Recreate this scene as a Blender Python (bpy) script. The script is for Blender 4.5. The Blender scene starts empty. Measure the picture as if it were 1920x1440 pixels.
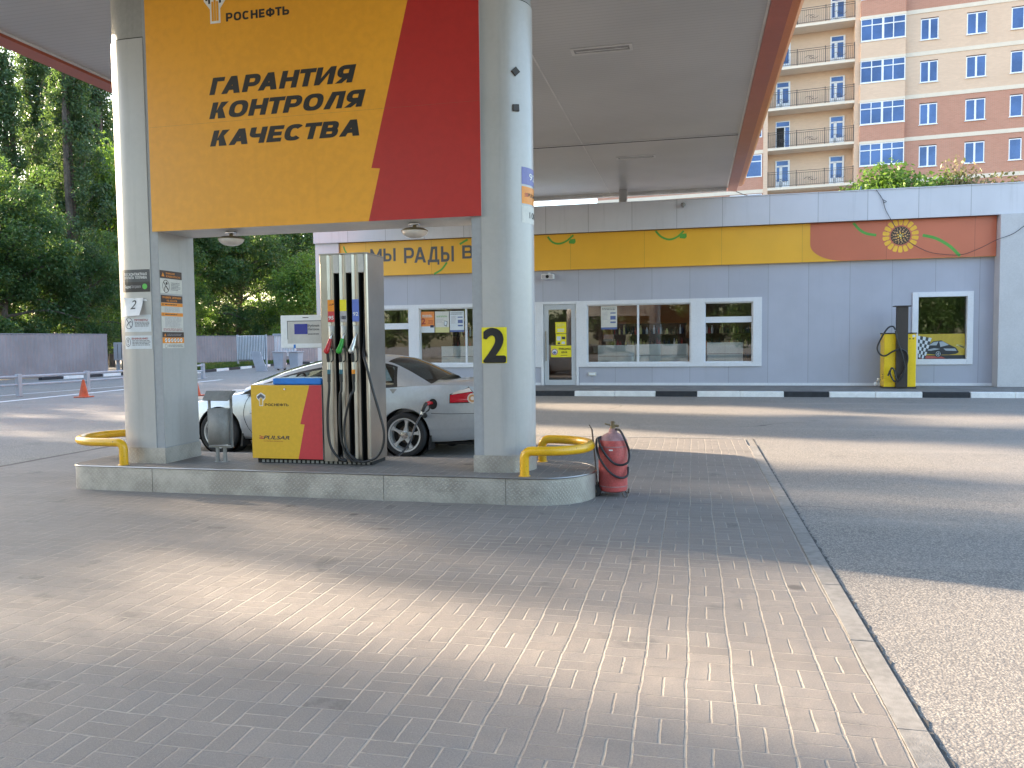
import bpy, bmesh, math, random
import numpy as np
from mathutils import Vector, Matrix
from mathutils.bvhtree import BVHTree
from math import sin, cos, radians, pi

S = bpy.context.scene
COL = S.collection
# ------------------------------------------------------------------ camera
HC, FPX = 1.55, 1470.0
YAW, PIT, ROL = radians(13.0), radians(3.1), radians(0.65)
fw = Vector((-sin(YAW)*cos(PIT), cos(YAW)*cos(PIT), -sin(PIT)))
r0 = Vector((cos(YAW), sin(YAW), 0)); u0 = r0.cross(fw)
up = u0*cos(ROL) + r0*sin(ROL); rt = r0*cos(ROL) - u0*sin(ROL)
CAM = Vector((0, 0, HC))
cam = bpy.data.cameras.new('camera'); cam_o = bpy.data.objects.new('camera', cam); COL.objects.link(cam_o)
cam.sensor_width = 36; cam.lens = 36*FPX/1920; cam.clip_start = .05; cam.clip_end = 2000
m = Matrix((rt, up, -fw)).transposed().to_4x4(); m.translation = CAM; cam_o.matrix_world = m
S.camera = cam_o
def ray(px, py): return fw + rt*((px-960)/FPX) - up*((py-720)/FPX)
def PY(px, py, Y):                       # photo point -> point of the vertical plane y = Y
    d = ray(px, py); return CAM + d*(Y/d.y)
def PX(px, py, X):
    d = ray(px, py); return CAM + d*(X/d.x)
def PZ(px, py, Z=0):
    d = ray(px, py); return CAM + d*((Z-HC)/d.z)

# ------------------------------------------------------------------ light
SUN_EL, SUN_AZ = radians(15), math.atan2(-.965, .26)      # azimuth from +y towards +x
w = bpy.data.worlds.new("World"); S.world = w; w.use_nodes = True
nt = w.node_tree; nt.nodes.clear()
sky = nt.nodes.new('ShaderNodeTexSky'); sky.sky_type = 'NISHITA'; sky.sun_disc = False
sky.sun_elevation = SUN_EL; sky.sun_rotation = SUN_AZ; sky.air_density = 1.0; sky.dust_density = 1.8; sky.ozone_density = 1.0
bg = nt.nodes.new('ShaderNodeBackground'); bg.inputs[1].default_value = .15
wo = nt.nodes.new('ShaderNodeOutputWorld'); nt.links.new(sky.outputs[0], bg.inputs[0]); nt.links.new(bg.outputs[0], wo.inputs[0])
sl = bpy.data.lights.new('sun', 'SUN'); sl.energy = 4.7; sl.angle = radians(.7); sl.color = (1, .80, .59)
so = bpy.data.objects.new('sun', sl); COL.objects.link(so)
sd = Vector((sin(SUN_AZ)*cos(SUN_EL), cos(SUN_AZ)*cos(SUN_EL), sin(SUN_EL)))
so.rotation_euler = sd.to_track_quat('Z', 'Y').to_euler(); so.location = sd*60
S.view_settings.view_transform = 'Standard'; S.view_settings.look = 'None'
S.view_settings.gamma = 1; S.view_settings.exposure = 2.52
S.cycles.max_bounces = 8; S.cycles.transparent_max_bounces = 12

# ------------------------------------------------------------------ materials
class NT:
    def __init__(s, name):
        s.m = bpy.data.materials.new(name); s.m.use_nodes = True; s.t = s.m.node_tree; s.t.nodes.clear()
        s.out = s.n('ShaderNodeOutputMaterial')
    def n(s, typ, **k):
        o = s.t.nodes.new(typ)
        for a, b in k.items(): setattr(o, a, b)
        return o
    def l(s, a, b): s.t.links.new(a, b)
    def set(s, sock, v):
        if hasattr(v, 'is_output') or isinstance(v, bpy.types.NodeSocket): s.l(v, sock)
        else: sock.default_value = v
    def math(s, op, a, b=None, c=None):
        o = s.n('ShaderNodeMath', operation=op); s.set(o.inputs[0], a)
        if b is not None: s.set(o.inputs[1], b)
        if c is not None: s.set(o.inputs[2], c)
        return o.outputs[0]
    def noise(s, vec, scale, detail=3, rough=.55):
        o = s.n('ShaderNodeTexNoise'); s.l(vec, o.inputs['Vector']); o.inputs['Scale'].default_value = scale
        o.inputs['Detail'].default_value = detail; o.inputs['Roughness'].default_value = rough; return o.outputs['Fac']
    def ramp(s, fac, lo, hi, a=0.0, b=1.0):
        o = s.n('ShaderNodeMapRange'); s.set(o.inputs[0], fac); o.inputs[1].default_value = lo; o.inputs[2].default_value = hi
        o.inputs[3].default_value = a; o.inputs[4].default_value = b; o.interpolation_type = 'SMOOTHSTEP'; return o.outputs[0]
    def mix(s, fac, a, b, mode='MIX'):
        o = s.n('ShaderNodeMix', data_type='RGBA', blend_type=mode); s.set(o.inputs[0], fac)
        s.set(o.inputs[6], a); s.set(o.inputs[7], b); return o.outputs[2]
    def coord(s, kind='Object'): return s.n('ShaderNodeTexCoord').outputs[kind]
    def pos(s): return s.n('ShaderNodeNewGeometry').outputs['Position']
    def bsdf(s, col, rough=.5, metal=0., bump=None, bstr=.3, bdist=.01, **k):
        p = s.n('ShaderNodeBsdfPrincipled'); s.set(p.inputs['Base Color'], col); s.set(p.inputs['Roughness'], rough)
        p.inputs['Metallic'].default_value = metal
        for a, b in k.items(): s.set(p.inputs[a.replace('_', ' ')], b)
        if bump is not None:
            b = s.n('ShaderNodeBump'); b.inputs['Strength'].default_value = bstr; b.inputs['Distance'].default_value = bdist
            s.l(bump, b.inputs['Height']); s.l(b.outputs[0], p.inputs['Normal'])
        s.l(p.outputs[0], s.out.inputs[0]); s.p = p; return p
def c4(c): return (c[0], c[1], c[2], 1)
def mul(c, f): return (min(1, c[0]*f), min(1, c[1]*f), min(1, c[2]*f), 1)
def M(name, col, rough=.5, metal=0., var=.12, vscale=1.5, fine=.05, bump=.0, bscale=60, rvar=.08, streak=0, chip=None, **k):
    s = NT(name); co = s.coord()
    f = s.noise(co, vscale, 5, .6); g = s.noise(co, vscale*17, 3)
    f = s.math('ADD', f, s.math('MULTIPLY', s.math('SUBTRACT', g, .5), fine/max(var, .01)))
    c = s.mix(s.ramp(f, .3, .7), mul(col, 1-var), mul(col, 1+var*.6))
    if streak:                           # rain streaks and hand marks
        mp = s.n('ShaderNodeMapping'); mp.inputs['Scale'].default_value = (9, 9, .5); s.l(co, mp.inputs[0])
        c = s.mix(s.ramp(s.noise(mp.outputs[0], 1.2, 5, .65), .5, .8, 0, streak), c, mul(col, .35)); c = s.mix(s.ramp(s.noise(co, 4.5, 6, .7), .62, .74, 0, streak*.3), c, mul(col, .4))
    if chip: c = s.mix(s.ramp(s.noise(co, 34, 4, .7), .655, .675, 0, .9), c, c4(chip))
    rg = s.math('ADD', rough-rvar/2, s.math('MULTIPLY', s.noise(co, vscale*3, 4), rvar))
    s.bsdf(c, rg, metal, s.noise(co, bscale, 3) if bump else None, bump, .01, **k)
    return s.m
def clad(name, col, x0, per, rough=.35, lw=.0065, metal=0., streak=.12, zrow=None):   # sheet cladding with vertical joints and dirt streaks
    s = NT(name); co = s.coord(); sx = s.n('ShaderNodeSeparateXYZ'); s.l(co, sx.inputs[0])
    fr = s.math('FRACT', s.math('DIVIDE', s.math('SUBTRACT', sx.outputs[0], x0-500*per), per))
    d = s.math('MULTIPLY', s.math('MINIMUM', fr, s.math('SUBTRACT', 1., fr)), per)
    if zrow:
        fz = s.math('FRACT', s.math('DIVIDE', s.math('SUBTRACT', sx.outputs[2], zrow[0]-50*zrow[1]), zrow[1]))
        d = s.math('MINIMUM', d, s.math('MULTIPLY', s.math('MINIMUM', fz, s.math('SUBTRACT', 1., fz)), zrow[1]))
    j = s.ramp(d, lw*.4, lw, 1, 0)
    mp = s.n('ShaderNodeMapping'); mp.inputs['Scale'].default_value = (6, 6, .35); s.l(co, mp.inputs[0])
    st = s.ramp(s.noise(mp.outputs[0], 1.3, 5, .65), .52, .8, 0, streak)
    wn = s.n('ShaderNodeTexWhiteNoise', noise_dimensions='1D')
    s.l(s.math('FLOOR', s.math('DIVIDE', s.math('SUBTRACT', sx.outputs[0], x0-500*per), per)), wn.inputs['W'])
    pan = s.math('MULTIPLY', s.math('SUBTRACT', wn.outputs[0], .5), .05)
    c = s.mix(s.ramp(s.noise(co, .8, 5), .3, .7), mul(col, .95), mul(col, 1.04))
    c = s.mix(s.math('ADD', st, .0), c, mul(col, .45)); c = s.mix(s.math('ADD', .03, pan), c, (0, 0, 0, 1))
    c = s.mix(j, c, mul(col, .5))
    s.bsdf(c, rough, metal, s.math('ADD', s.math('SUBTRACT', 1., j), s.math('MULTIPLY', s.noise(co, 1.2, 2), .5)), .25, .01)
    return s.m

def paver_mat():
    s = NT('concrete_pavers'); po = s.pos()
    wob = s.n('ShaderNodeTexNoise'); s.l(po, wob.inputs['Vector']); wob.inputs['Scale'].default_value = 1.1; wob.inputs['Detail'].default_value = 3
    off = s.n('ShaderNodeVectorMath', operation='SCALE'); s.l(wob.outputs['Color'], off.inputs[0]); off.inputs['Scale'].default_value = .038
    wob2 = s.n('ShaderNodeTexNoise'); s.l(po, wob2.inputs['Vector']); wob2.inputs['Scale'].default_value = 9; wob2.inputs['Detail'].default_value = 2
    off2 = s.n('ShaderNodeVectorMath', operation='SCALE'); s.l(wob2.outputs['Color'], off2.inputs[0]); off2.inputs['Scale'].default_value = .012
    ad = s.n('ShaderNodeVectorMath', operation='ADD'); s.l(po, ad.inputs[0]); s.l(off.outputs[0], ad.inputs[1])
    ad2 = s.n('ShaderNodeVectorMath', operation='ADD'); s.l(ad.outputs[0], ad2.inputs[0]); s.l(off2.outputs[0], ad2.inputs[1])
    sx = s.n('ShaderNodeSeparateXYZ'); s.l(ad2.outputs[0], sx.inputs[0])
    u = s.math('DIVIDE', s.math('ADD', sx.outputs[0], 20.), .2); v = s.math('DIVIDE', s.math('ADD', sx.outputs[1], 20.), .2)
    iu, iv = s.math('FLOOR', u), s.math('FLOOR', v); fu, fv = s.math('FRACT', u), s.math('FRACT', v)
    par = s.math('MODULO', s.math('ADD', iu, iv), 2.)
    ww = s.math('ADD', s.math('MULTIPLY', par, fv), s.math('MULTIPLY', s.math('SUBTRACT', 1., par), fu))
    du = s.math('MULTIPLY', s.math('MINIMUM', fu, s.math('SUBTRACT', 1., fu)), .86); dv = s.math('MULTIPLY', s.math('MINIMUM', fv, s.math('SUBTRACT', 1., fv)), .98); d1 = s.math('MINIMUM', du, dv)
    d = s.math('MULTIPLY', s.math('MINIMUM', d1, s.math('MULTIPLY', s.math('ABSOLUTE', s.math('SUBTRACT', ww, .5)), s.math('ADD', .92, s.math('MULTIPLY', par, .12)))), .2)
    jw = s.math('ADD', .0029, s.math('ADD', s.math('MULTIPLY', s.ramp(s.noise(po, 7, 3), .35, .7), .002), s.math('MULTIPLY', s.noise(po, 75, 3, .7), .0028)))
    jm = s.math('MULTIPLY', s.math('SUBTRACT', 1., s.ramp(s.math('DIVIDE', d, jw), .5, 1.15)), s.ramp(s.noise(po, 16, 4, .7), .3, .52, .35, 1))
    cb = s.n('ShaderNodeCombineXYZ'); s.l(iu, cb.inputs[0]); s.l(iv, cb.inputs[1]); s.l(s.math('GREATER_THAN', ww, .5), cb.inputs[2])
    wn = s.n('ShaderNodeTexWhiteNoise', noise_dimensions='3D'); s.l(cb.outputs[0], wn.inputs['Vector'])
    base = s.mix(s.ramp(wn.outputs[0], 0, 1), (.204, .183, .167, 1), (.226, .204, .187, 1))
    base = s.mix(s.ramp(s.noise(po, .55, 5, .6), .3, .72, 0, .6), base, (.24, .218, .198, 1))
    gr = s.noise(po, 120, 4, .75); base = s.mix(s.ramp(gr, .38, .68, 0, .42), base, (.11, .105, .10, 1))
    base = s.mix(s.ramp(s.noise(po, 330, 2), .64, .72, 0, .6), base, (.46, .43, .38, 1))
    st = s.ramp(s.noise(po, 1.7, 6, .62), .60, .70, 0, .5); base = s.mix(st, base, (.09, .088, .085, 1))
    wn2 = s.n('ShaderNodeTexWhiteNoise', noise_dimensions='4D'); s.l(cb.outputs[0], wn2.inputs['Vector']); wn2.inputs['W'].default_value = 3.7
    base = s.mix(s.math('MULTIPLY', s.math('MULTIPLY', s.math('GREATER_THAN', wn2.outputs[0], .988), s.ramp(s.noise(po, 14, 4, .7), .4, .62)), .45), base, (.075, .068, .062, 1))     # the odd oil-soaked block
    mp = s.n('ShaderNodeMapping'); mp.inputs['Scale'].default_value = (.25, 1.6, 1); mp.inputs['Rotation'].default_value = (0, 0, .12); s.l(po, mp.inputs[0])
    base = s.mix(s.ramp(s.noise(mp.outputs[0], 1.1, 5, .6), .5, .72, 0, .38), base, (.125, .112, .102, 1))              # tyre-worn bands
    vo = s.n('ShaderNodeTexVoronoi'); s.l(ad2.outputs[0], vo.inputs['Vector']); vo.inputs['Scale'].default_value = 1.15
    base = s.mix(s.ramp(vo.outputs['Distance'], .035, .075, .7, 0), base, (.05, .048, .046, 1))
    dirt = s.ramp(s.noise(po, 2.3, 4), .35, .65)
    jc = s.mix(dirt, (.25, .23, .205, 1), (.38, .35, .30, 1))
    c = s.mix(s.math('MULTIPLY', jm, .7), base, jc)
    hgt = s.math('ADD', s.math('MULTIPLY', s.math('SUBTRACT', 1., jm), .006), s.math('MULTIPLY', gr, .002))
    hgt = s.math('ADD', hgt, s.math('MULTIPLY', wn.outputs[0], .0012)); hgt = s.math('ADD', hgt, s.math('MULTIPLY', s.noise(po, 2.2, 3), .02))
    b = s.bsdf(c, .78, 0, hgt, .8, 1.0)
    return s.m
def asphalt_mat():
    s = NT('asphalt'); po = s.pos()
    vo = s.n('ShaderNodeTexVoronoi'); s.l(po, vo.inputs['Vector']); vo.inputs['Scale'].default_value = 88
    wn = s.n('ShaderNodeSeparateColor'); s.l(vo.outputs['Color'], wn.inputs[0])
    c = s.mix(s.ramp(wn.outputs[0], .1, .95), (.23, .212, .19, 1), (.40, .365, .315, 1))
    c = s.mix(s.ramp(vo.outputs['Distance'], .3, .65, 0, .6), c, (.075, .073, .075, 1))
    c = s.mix(s.ramp(s.noise(po, .35, 6, .62), .35, .7, 0, .45), c, (.215, .205, .20, 1))
    mp = s.n('ShaderNodeMapping'); mp.inputs['Scale'].default_value = (.12, 1.1, 1); s.l(po, mp.inputs[0])
    c = s.mix(s.ramp(s.noise(mp.outputs[0], 1.0, 5, .6), .5, .75, 0, .3), c, (.37, .345, .31, 1))
    c = s.mix(s.ramp(s.noise(po, 1.3, 6, .65), .58, .68, 0, .35), c, (.11, .105, .10, 1))
    vc = s.n('ShaderNodeTexVoronoi', feature='DISTANCE_TO_EDGE'); wv = s.n('ShaderNodeTexNoise'); s.l(po, wv.inputs['Vector']); wv.inputs['Scale'].default_value = .8
    av = s.n('ShaderNodeVectorMath', operation='ADD'); s.l(po, av.inputs[0]); s.l(wv.outputs['Color'], av.inputs[1]); s.l(av.outputs[0], vc.inputs['Vector']); vc.inputs['Scale'].default_value = .22
    c = s.mix(s.math('MULTIPLY', s.ramp(vc.outputs['Distance'], .0015, .004, .7, 0), s.ramp(s.noise(po, .2, 2), .5, .6)), c, (.05, .048, .046, 1))
    s.bsdf(c, .85, 0, s.math('ADD', s.math('MULTIPLY', s.math('SUBTRACT', 1., vo.outputs['Distance']), .0022), s.math('MULTIPLY', s.noise(po, 1.5, 3), .015)), .8, 1.0)
    return s.m
def steel_mat(name, col=(.40, .37, .34), rough=.28, brush=(1, 1, 40), strength=.06):
    s = NT(name); co = s.coord(); mp = s.n('ShaderNodeMapping'); mp.inputs['Scale'].default_value = brush; s.l(co, mp.inputs[0])
    f = s.noise(mp.outputs[0], 12, 3); g = s.noise(co, 2.5, 4)
    c = s.mix(s.ramp(g, .3, .7), mul(col, .88), mul(col, 1.05))
    s.bsdf(c, s.math('ADD', rough, s.math('MULTIPLY', f, .12)), 1.0, s.math('ADD', f, s.math('MULTIPLY', g, 2.)), strength, .01)
    return s.m
def tread_mat():                        # five-bar style raised diamond plate
    s = NT('diamond_plate'); co = s.coord(); sx = s.n('ShaderNodeSeparateXYZ'); s.l(co, sx.inputs[0])
    t = s.math('ADD', sx.outputs[0], sx.outputs[1]); zz = sx.outputs[2]
    p = s.math('DIVIDE', s.math('ADD', t, zz), .05); q = s.math('DIVIDE', s.math('SUBTRACT', t, zz), .05)
    ip, iq = s.math('FLOOR', p), s.math('FLOOR', q); fp, fq = s.math('FRACT', p), s.math('FRACT', q)
    par = s.math('ABSOLUTE', s.math('MODULO', s.math('ADD', ip, iq), 2.))
    a = s.math('ABSOLUTE', s.math('SUBTRACT', fp, .5)); b = s.math('ABSOLUTE', s.math('SUBTRACT', fq, .5))
    def bar(x, y): return s.math('MULTIPLY', s.ramp(x, .10, .2, 1, 0), s.ramp(y, .33, .45, 1, 0))
    h = s.math('ADD', s.math('MULTIPLY', par, bar(a, b)), s.math('MULTIPLY', s.math('SUBTRACT', 1., par), bar(b, a)))
    g = s.noise(co, 3, 5, .65)
    c = s.mix(s.ramp(g, .35, .65), (.33, .31, .285, 1), (.48, .455, .42, 1)); c = s.mix(s.math('MULTIPLY', h, .22), c, (.58, .565, .54, 1))
    s.bsdf(c, s.math('ADD', .38, s.math('MULTIPLY', g, .2)), .55, h, .35, .005)
    return s.m
def slat_ceiling_mat():
    s = NT('ceiling_slats'); co = s.pos(); sx = s.n('ShaderNodeSeparateXYZ'); s.l(co, sx.inputs[0])
    fr = s.math('FRACT', s.math('DIVIDE', s.math('ADD', sx.outputs[1], 50.), .10)); e = s.math('MINIMUM', fr, s.math('SUBTRACT', 1., fr))
    j = s.ramp(e, .03, .09, 1, 0)
    c = s.mix(s.ramp(s.noise(co, .5, 5), .3, .7), (.40, .395, .385, 1), (.46, .452, .44, 1)); c = s.mix(s.math('MULTIPLY', j, .45), c, (.24, .235, .23, 1))
    s.bsdf(c, .38, 0, s.math('SUBTRACT', 1., j), .3, .006); return s.m
def leaf_mat(name, a, b, tr=.42):
    s = NT(name); g = s.n('ShaderNodeNewGeometry'); po = s.pos()
    c = s.mix(g.outputs['Random Per Island'], c4(a), c4(b)); c = s.mix(s.ramp(s.noise(po, .5, 3), .35, .65, 0, .5), c, mul(a, .7))
    d = s.n('ShaderNodeBsdfPrincipled'); s.l(c, d.inputs['Base Color']); d.inputs['Roughness'].default_value = .5
    t = s.n('ShaderNodeBsdfTranslucent'); s.l(s.mix(.5, c, (.20, .34, .04, 1)), t.inputs[0])
    mx = s.n('ShaderNodeMixShader'); mx.inputs[0].default_value = tr; s.l(d.outputs[0], mx.inputs[1]); s.l(t.outputs[0], mx.inputs[2])
    s.l(mx.outputs[0], s.out.inputs[0]); return s.m
def glass_mat(name, tint=(.86, .9, .9), refl=1.0, base=.04):
    s = NT(name); f = s.n('ShaderNodeFresnel'); f.inputs[0].default_value = 1.5
    t = s.n('ShaderNodeBsdfTransparent'); t.inputs[0].default_value = c4(tint)
    g = s.n('ShaderNodeBsdfGlossy'); g.inputs['Roughness'].default_value = .01; g.inputs[0].default_value = (.95, .95, .95, 1)
    b = s.n('ShaderNodeBump'); b.inputs['Strength'].default_value = .05; b.inputs['Distance'].default_value = .02
    s.l(s.noise(s.coord(), .7, 1), b.inputs['Height']); s.l(b.outputs[0], g.inputs['Normal'])
    fac = s.math('ADD', s.math('MULTIPLY', f.outputs[0], refl), base)
    mx = s.n('ShaderNodeMixShader'); s.l(fac, mx.inputs[0]); s.l(t.outputs[0], mx.inputs[1]); s.l(g.outputs[0], mx.inputs[2])
    s.l(mx.outputs[0], s.out.inputs[0]); return s.m
def brick_mat(name, c1, c2, mort):
    s = NT(name); co = s.coord(); sx = s.n('ShaderNodeSeparateXYZ'); s.l(co, sx.inputs[0])
    cb = s.n('ShaderNodeCombineXYZ'); s.l(s.math('ADD', sx.outputs[0], sx.outputs[1]), cb.inputs[0]); s.l(sx.outputs[2], cb.inputs[1])
    b = s.n('ShaderNodeTexBrick'); s.l(cb.outputs[0], b.inputs['Vector']); b.inputs['Scale'].default_value = 1
    b.inputs['Brick Width'].default_value = .26; b.inputs['Row Height'].default_value = .078; b.inputs['Mortar Size'].default_value = .006
    b.inputs['Color1'].default_value = c4(c1); b.inputs['Color2'].default_value = c4(c2); b.inputs['Mortar'].default_value = c4(mort)
    c = s.mix(s.ramp(s.noise(co, .35, 5, .6), .35, .7, 0, .35), b.outputs[0], mul(c1, .8))
    s.bsdf(c, .85); return s.m
def ribbed_mat(name, col, per):        # profiled sheet fence
    s = NT(name); co = s.coord(); sx = s.n('ShaderNodeSeparateXYZ'); s.l(co, sx.inputs[0])
    t = s.math('ADD', sx.outputs[0], sx.outputs[1])
    h = s.math('SINE', s.math('MULTIPLY', t, 2*pi/per)); g = s.noise(co, .6, 5, .6)
    c = s.mix(s.ramp(g, .3, .7), mul(col, .82), mul(col, 1.08))
    s.bsdf(c, .55, 0, s.ramp(h, -.3, .3), .25, .02); return s.m

MT = dict(
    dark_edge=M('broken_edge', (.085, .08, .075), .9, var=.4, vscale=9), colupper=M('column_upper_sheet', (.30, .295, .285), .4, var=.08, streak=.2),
    pavers=paver_mat(), asphalt=asphalt_mat(), tread=tread_mat(), ceiling=slat_ceiling_mat(),
    concrete=M('concrete', (.30, .285, .265), .8, var=.2, vscale=2, fine=.12, bump=.2, bscale=120),
    edging=M('edging_concrete', (.235, .225, .21), .8, var=.2, vscale=1.2, fine=.15, bump=.25, bscale=140),
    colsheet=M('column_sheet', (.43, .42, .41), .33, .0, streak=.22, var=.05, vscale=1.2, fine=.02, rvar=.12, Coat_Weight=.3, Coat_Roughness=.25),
    colstrip=M('column_strip', (.33, .34, .36), .4, var=.05),
    yellow=M('sign_yellow', (.80, .355, .02), .38, streak=.05, var=.05, vscale=.7), red=M('sign_red', (.44, .022, .018), .38, var=.05, vscale=.7),
    cabyellow=M('cabinet_yellow', (.72, .42, .03), .35, var=.04), cabred=M('cabinet_red', (.55, .045, .055), .35, var=.04),
    ink=M('black_print', (.014, .012, .013), .5, var=.1), white=M('white_print', (.75, .75, .74), .5, var=.04),
    navy=M('navy_print', (.012, .016, .05), .5), whitepl=M('white_plastic', (.80, .82, .84), .4, var=.04),
    railyellow=M('rail_yellow_paint', (.80, .43, .008), .35, chip=(.10, .05, .02), var=.12, vscale=5, fine=.08, Coat_Weight=.3),
    steel=steel_mat('brushed_steel'), steelv=steel_mat('brushed_steel_upright', rough=.24, brush=(40, 40, 1)),
    binsteel=M('bin_steel', (.27, .265, .255), .55, .15, streak=.3, var=.2, vscale=6), dark=M('black_recess', (.006, .006, .006), .7),
    rubber=M('black_rubber', (.022, .022, .024), .38, var=.2, vscale=8), blackpl=M('black_plastic', (.02, .02, .021), .4),
    orange=M('orange_plastic', (.55, .085, .02), .5, var=.2, vscale=9), chrome=M('chrome', (.75, .75, .75), .12, 1., var=.03),
    redext=M('extinguisher_red', (.50, .085, .08), .48, streak=.2, chip=(.30, .16, .14), var=.22, vscale=4, fine=.15), dust=M('extinguisher_dusty_red', (.36, .20, .20), .7, var=.3, vscale=9, fine=.2),
    brass=M('tarnished_brass', (.22, .17, .10), .5, .7), wire=M('brown_wire', (.12, .09, .07), .6, .4),
    wall=clad('shop_cladding', (.43, .44, .515), .83, 1.0867, .42), parapet=clad('parapet_sheet', (.62, .615, .655), 2.82, 1.2725, .4, streak=.25, lw=.010),
    pil=M('pilaster_sheet', (.52, .51, .52), .4, var=.06), band=clad('band_yellow', (.86, .45, .035), .62, 2.18, .35, lw=.006, streak=.05),
    bandred=clad('band_red', (.60, .165, .085), .62, 2.18, .35, lw=.006, streak=.04), green=M('green_print', (.10, .36, .05), .5),
    frame=M('window_frame', (.70, .71, .75), .4, var=.05), doorfr=M('door_frame', (.48, .50, .53), .4, var=.05),
    shopglass=glass_mat('shop_glass', (.94, .96, .96), .8, base=.03), carglass=glass_mat('car_glass', (.62, .70, .66), base=.05), darkglass=glass_mat('dark_glass', (.10, .11, .11), 1.0, .03),
    kerbw=M('kerb_white', (.80, .79, .78), .7, var=.12, vscale=6, fine=.2, bump=.2), kerbb=M('kerb_black', (.025, .026, .032), .7, var=.3, vscale=6),
    walk=M('pavement_slabs', (.20, .19, .18), .8, var=.2, vscale=3, fine=.15, bump=.2), carpaint=M('silver_paint', (.50, .52, .55), .33, .5, var=.03, Coat_Weight=.7, Coat_Roughness=.06),
    tyre=M('tyre', (.014, .014, .016), .7, bump=.2), alloy=M('alloy', (.58, .58, .58), .32, .45, var=.04), seam=M('panel_gap', (.01, .01, .01), .8),
    lampred=M('lamp_red', (.50, .010, .025), .12, Coat_Weight=1.), lampclear=M('lamp_clear', (.75, .62, .55), .12, Coat_Weight=1.),
    lampamber=M('lamp_amber', (.62, .30, .12), .12, Coat_Weight=1.), interior=M('car_interior', (.10, .095, .085), .8),
    fasred=M('fascia_red', (.36, .085, .04), .35, var=.06), fasor=M('fascia_orange', (.58, .18, .025), .35, var=.06),
    trim=M('pale_trim', (.55, .54, .52), .4), fence=ribbed_mat('fence_sheet', (.275, .24, .25), .20), postwhite=M('white_post', (.40, .41, .45), .5),
    bluepl=M('blue_plastic', (.02, .19, .62), .35), bluedoor=M('blue_gate', (.02, .03, .12), .4), opal=M('opal_glass', (.60, .56, .52), .25),
    tan=brick_mat('tan_brick', (.72, .52, .38), (.66, .47, .34), (.62, .50, .40)), redbrick=brick_mat('red_brick', (.52, .25, .175), (.46, .22, .15), (.50, .36, .29)),
    slab=M('pale_render', (.72, .63, .52), .8, var=.05), pvc=M('white_pvc', (.78, .80, .84), .4, var=.03),
    skypane=M('sky_reflection_pane', (.07, .125, .27), .06, .35, var=.3, vscale=.5, rvar=.03), iron=M('iron_railing', (.05, .042, .04), .6),  # pane blue stands for reflected sky, put into the base colour
    leafdark=leaf_mat('leaf_dark', (.030, .078, .028), (.075, .150, .048)), leafpop=leaf_mat('leaf_poplar', (.045, .088, .045), (.095, .155, .075)),
    leafsunlit=leaf_mat('leaf_sunlit', (.09, .19, .022), (.20, .30, .045), .45), leafdry=leaf_mat('leaf_dry', (.14, .10, .05), (.22, .16, .08), .3),  # paler green leaf has sunlit and backlit brightness put into its colour
    bark=M('bark', (.09, .072, .06), .9, var=.35, vscale=5, bump=.5, bscale=30), grass=leaf_mat('grass_blade', (.035, .075, .015), (.08, .13, .03)),
    soil=M('soil', (.09, .075, .055), .95, var=.3), brown=M('brown_wood', (.10, .045, .025), .6), room=M('room_wall', (.26, .16, .12), .8), roomor=M('room_orange', (.55, .19, .06), .6),
    counter=M('counter_white', (.62, .66, .66), .4), vacyellow=M('vacuum_yellow', (.90, .60, .012), .35, streak=.15, var=.05), vacbrown=M('vacuum_brown', (.04, .03, .026), .45),
    black_yel=M('sticker_yellow', (.80, .68, .02), .4, var=.03), purple=M('sticker_purple', (.15, .15, .38), .4), stblue=M('sticker_blue', (.11, .17, .52), .4),
    stgrey=M('sticker_grey', (.42, .40, .42), .4), storange=M('sticker_orange', (.80, .27, .015), .4), stdark=M('sticker_charcoal', (.045, .052, .062), .4),
    stbrown=M('sticker_brown', (.055, .03, .022), .4), sheet=M('sticker_white', (.62, .66, .70), .45, var=.04), paper=M('paper', (.80, .80, .82), .7, var=.03),
    lime=M('green_dot', (.08, .50, .06), .4), textgrey=M('small_print', (.10, .10, .11), .5), redprint=M('red_print', (.35, .035, .03), .5), pink=M('sticker_cream', (.62, .60, .55), .5),
    lcd=M('lcd_blue', (.03, .04, .30), .25), fineblue=M('poster_blue', (.10, .14, .32), .5), posteror=M('poster_orange', (.75, .24, .05), .5),
    posteryl=M('poster_yellow', (.62, .58, .26), .5), nozred=M('nozzle_red', (.50, .015, .02), .35), nozgreen=M('nozzle_green', (.03, .33, .03), .35), alu=M('nozzle_alu', (.60, .60, .58), .3, .8),
    teal=M('band_teal', (.02, .14, .19), .4), clothpale=M('roof_far', (.5, .45, .4), .8), beige=M('beige_render', (.55, .42, .34), .85), flagred=M('poster_red', (.40, .08, .06), .5), flagdark=M('poster_dark', (.02, .026, .034), .4), seed=M('seed_print', (.62, .36, .14), .5), petal=M('petal_print', (.88, .50, .04), .45), flagyel=M('poster_gold', (.48, .34, .03), .5),
    shiny=M('poster_silver', (.35, .40, .44), .4),
)

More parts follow.
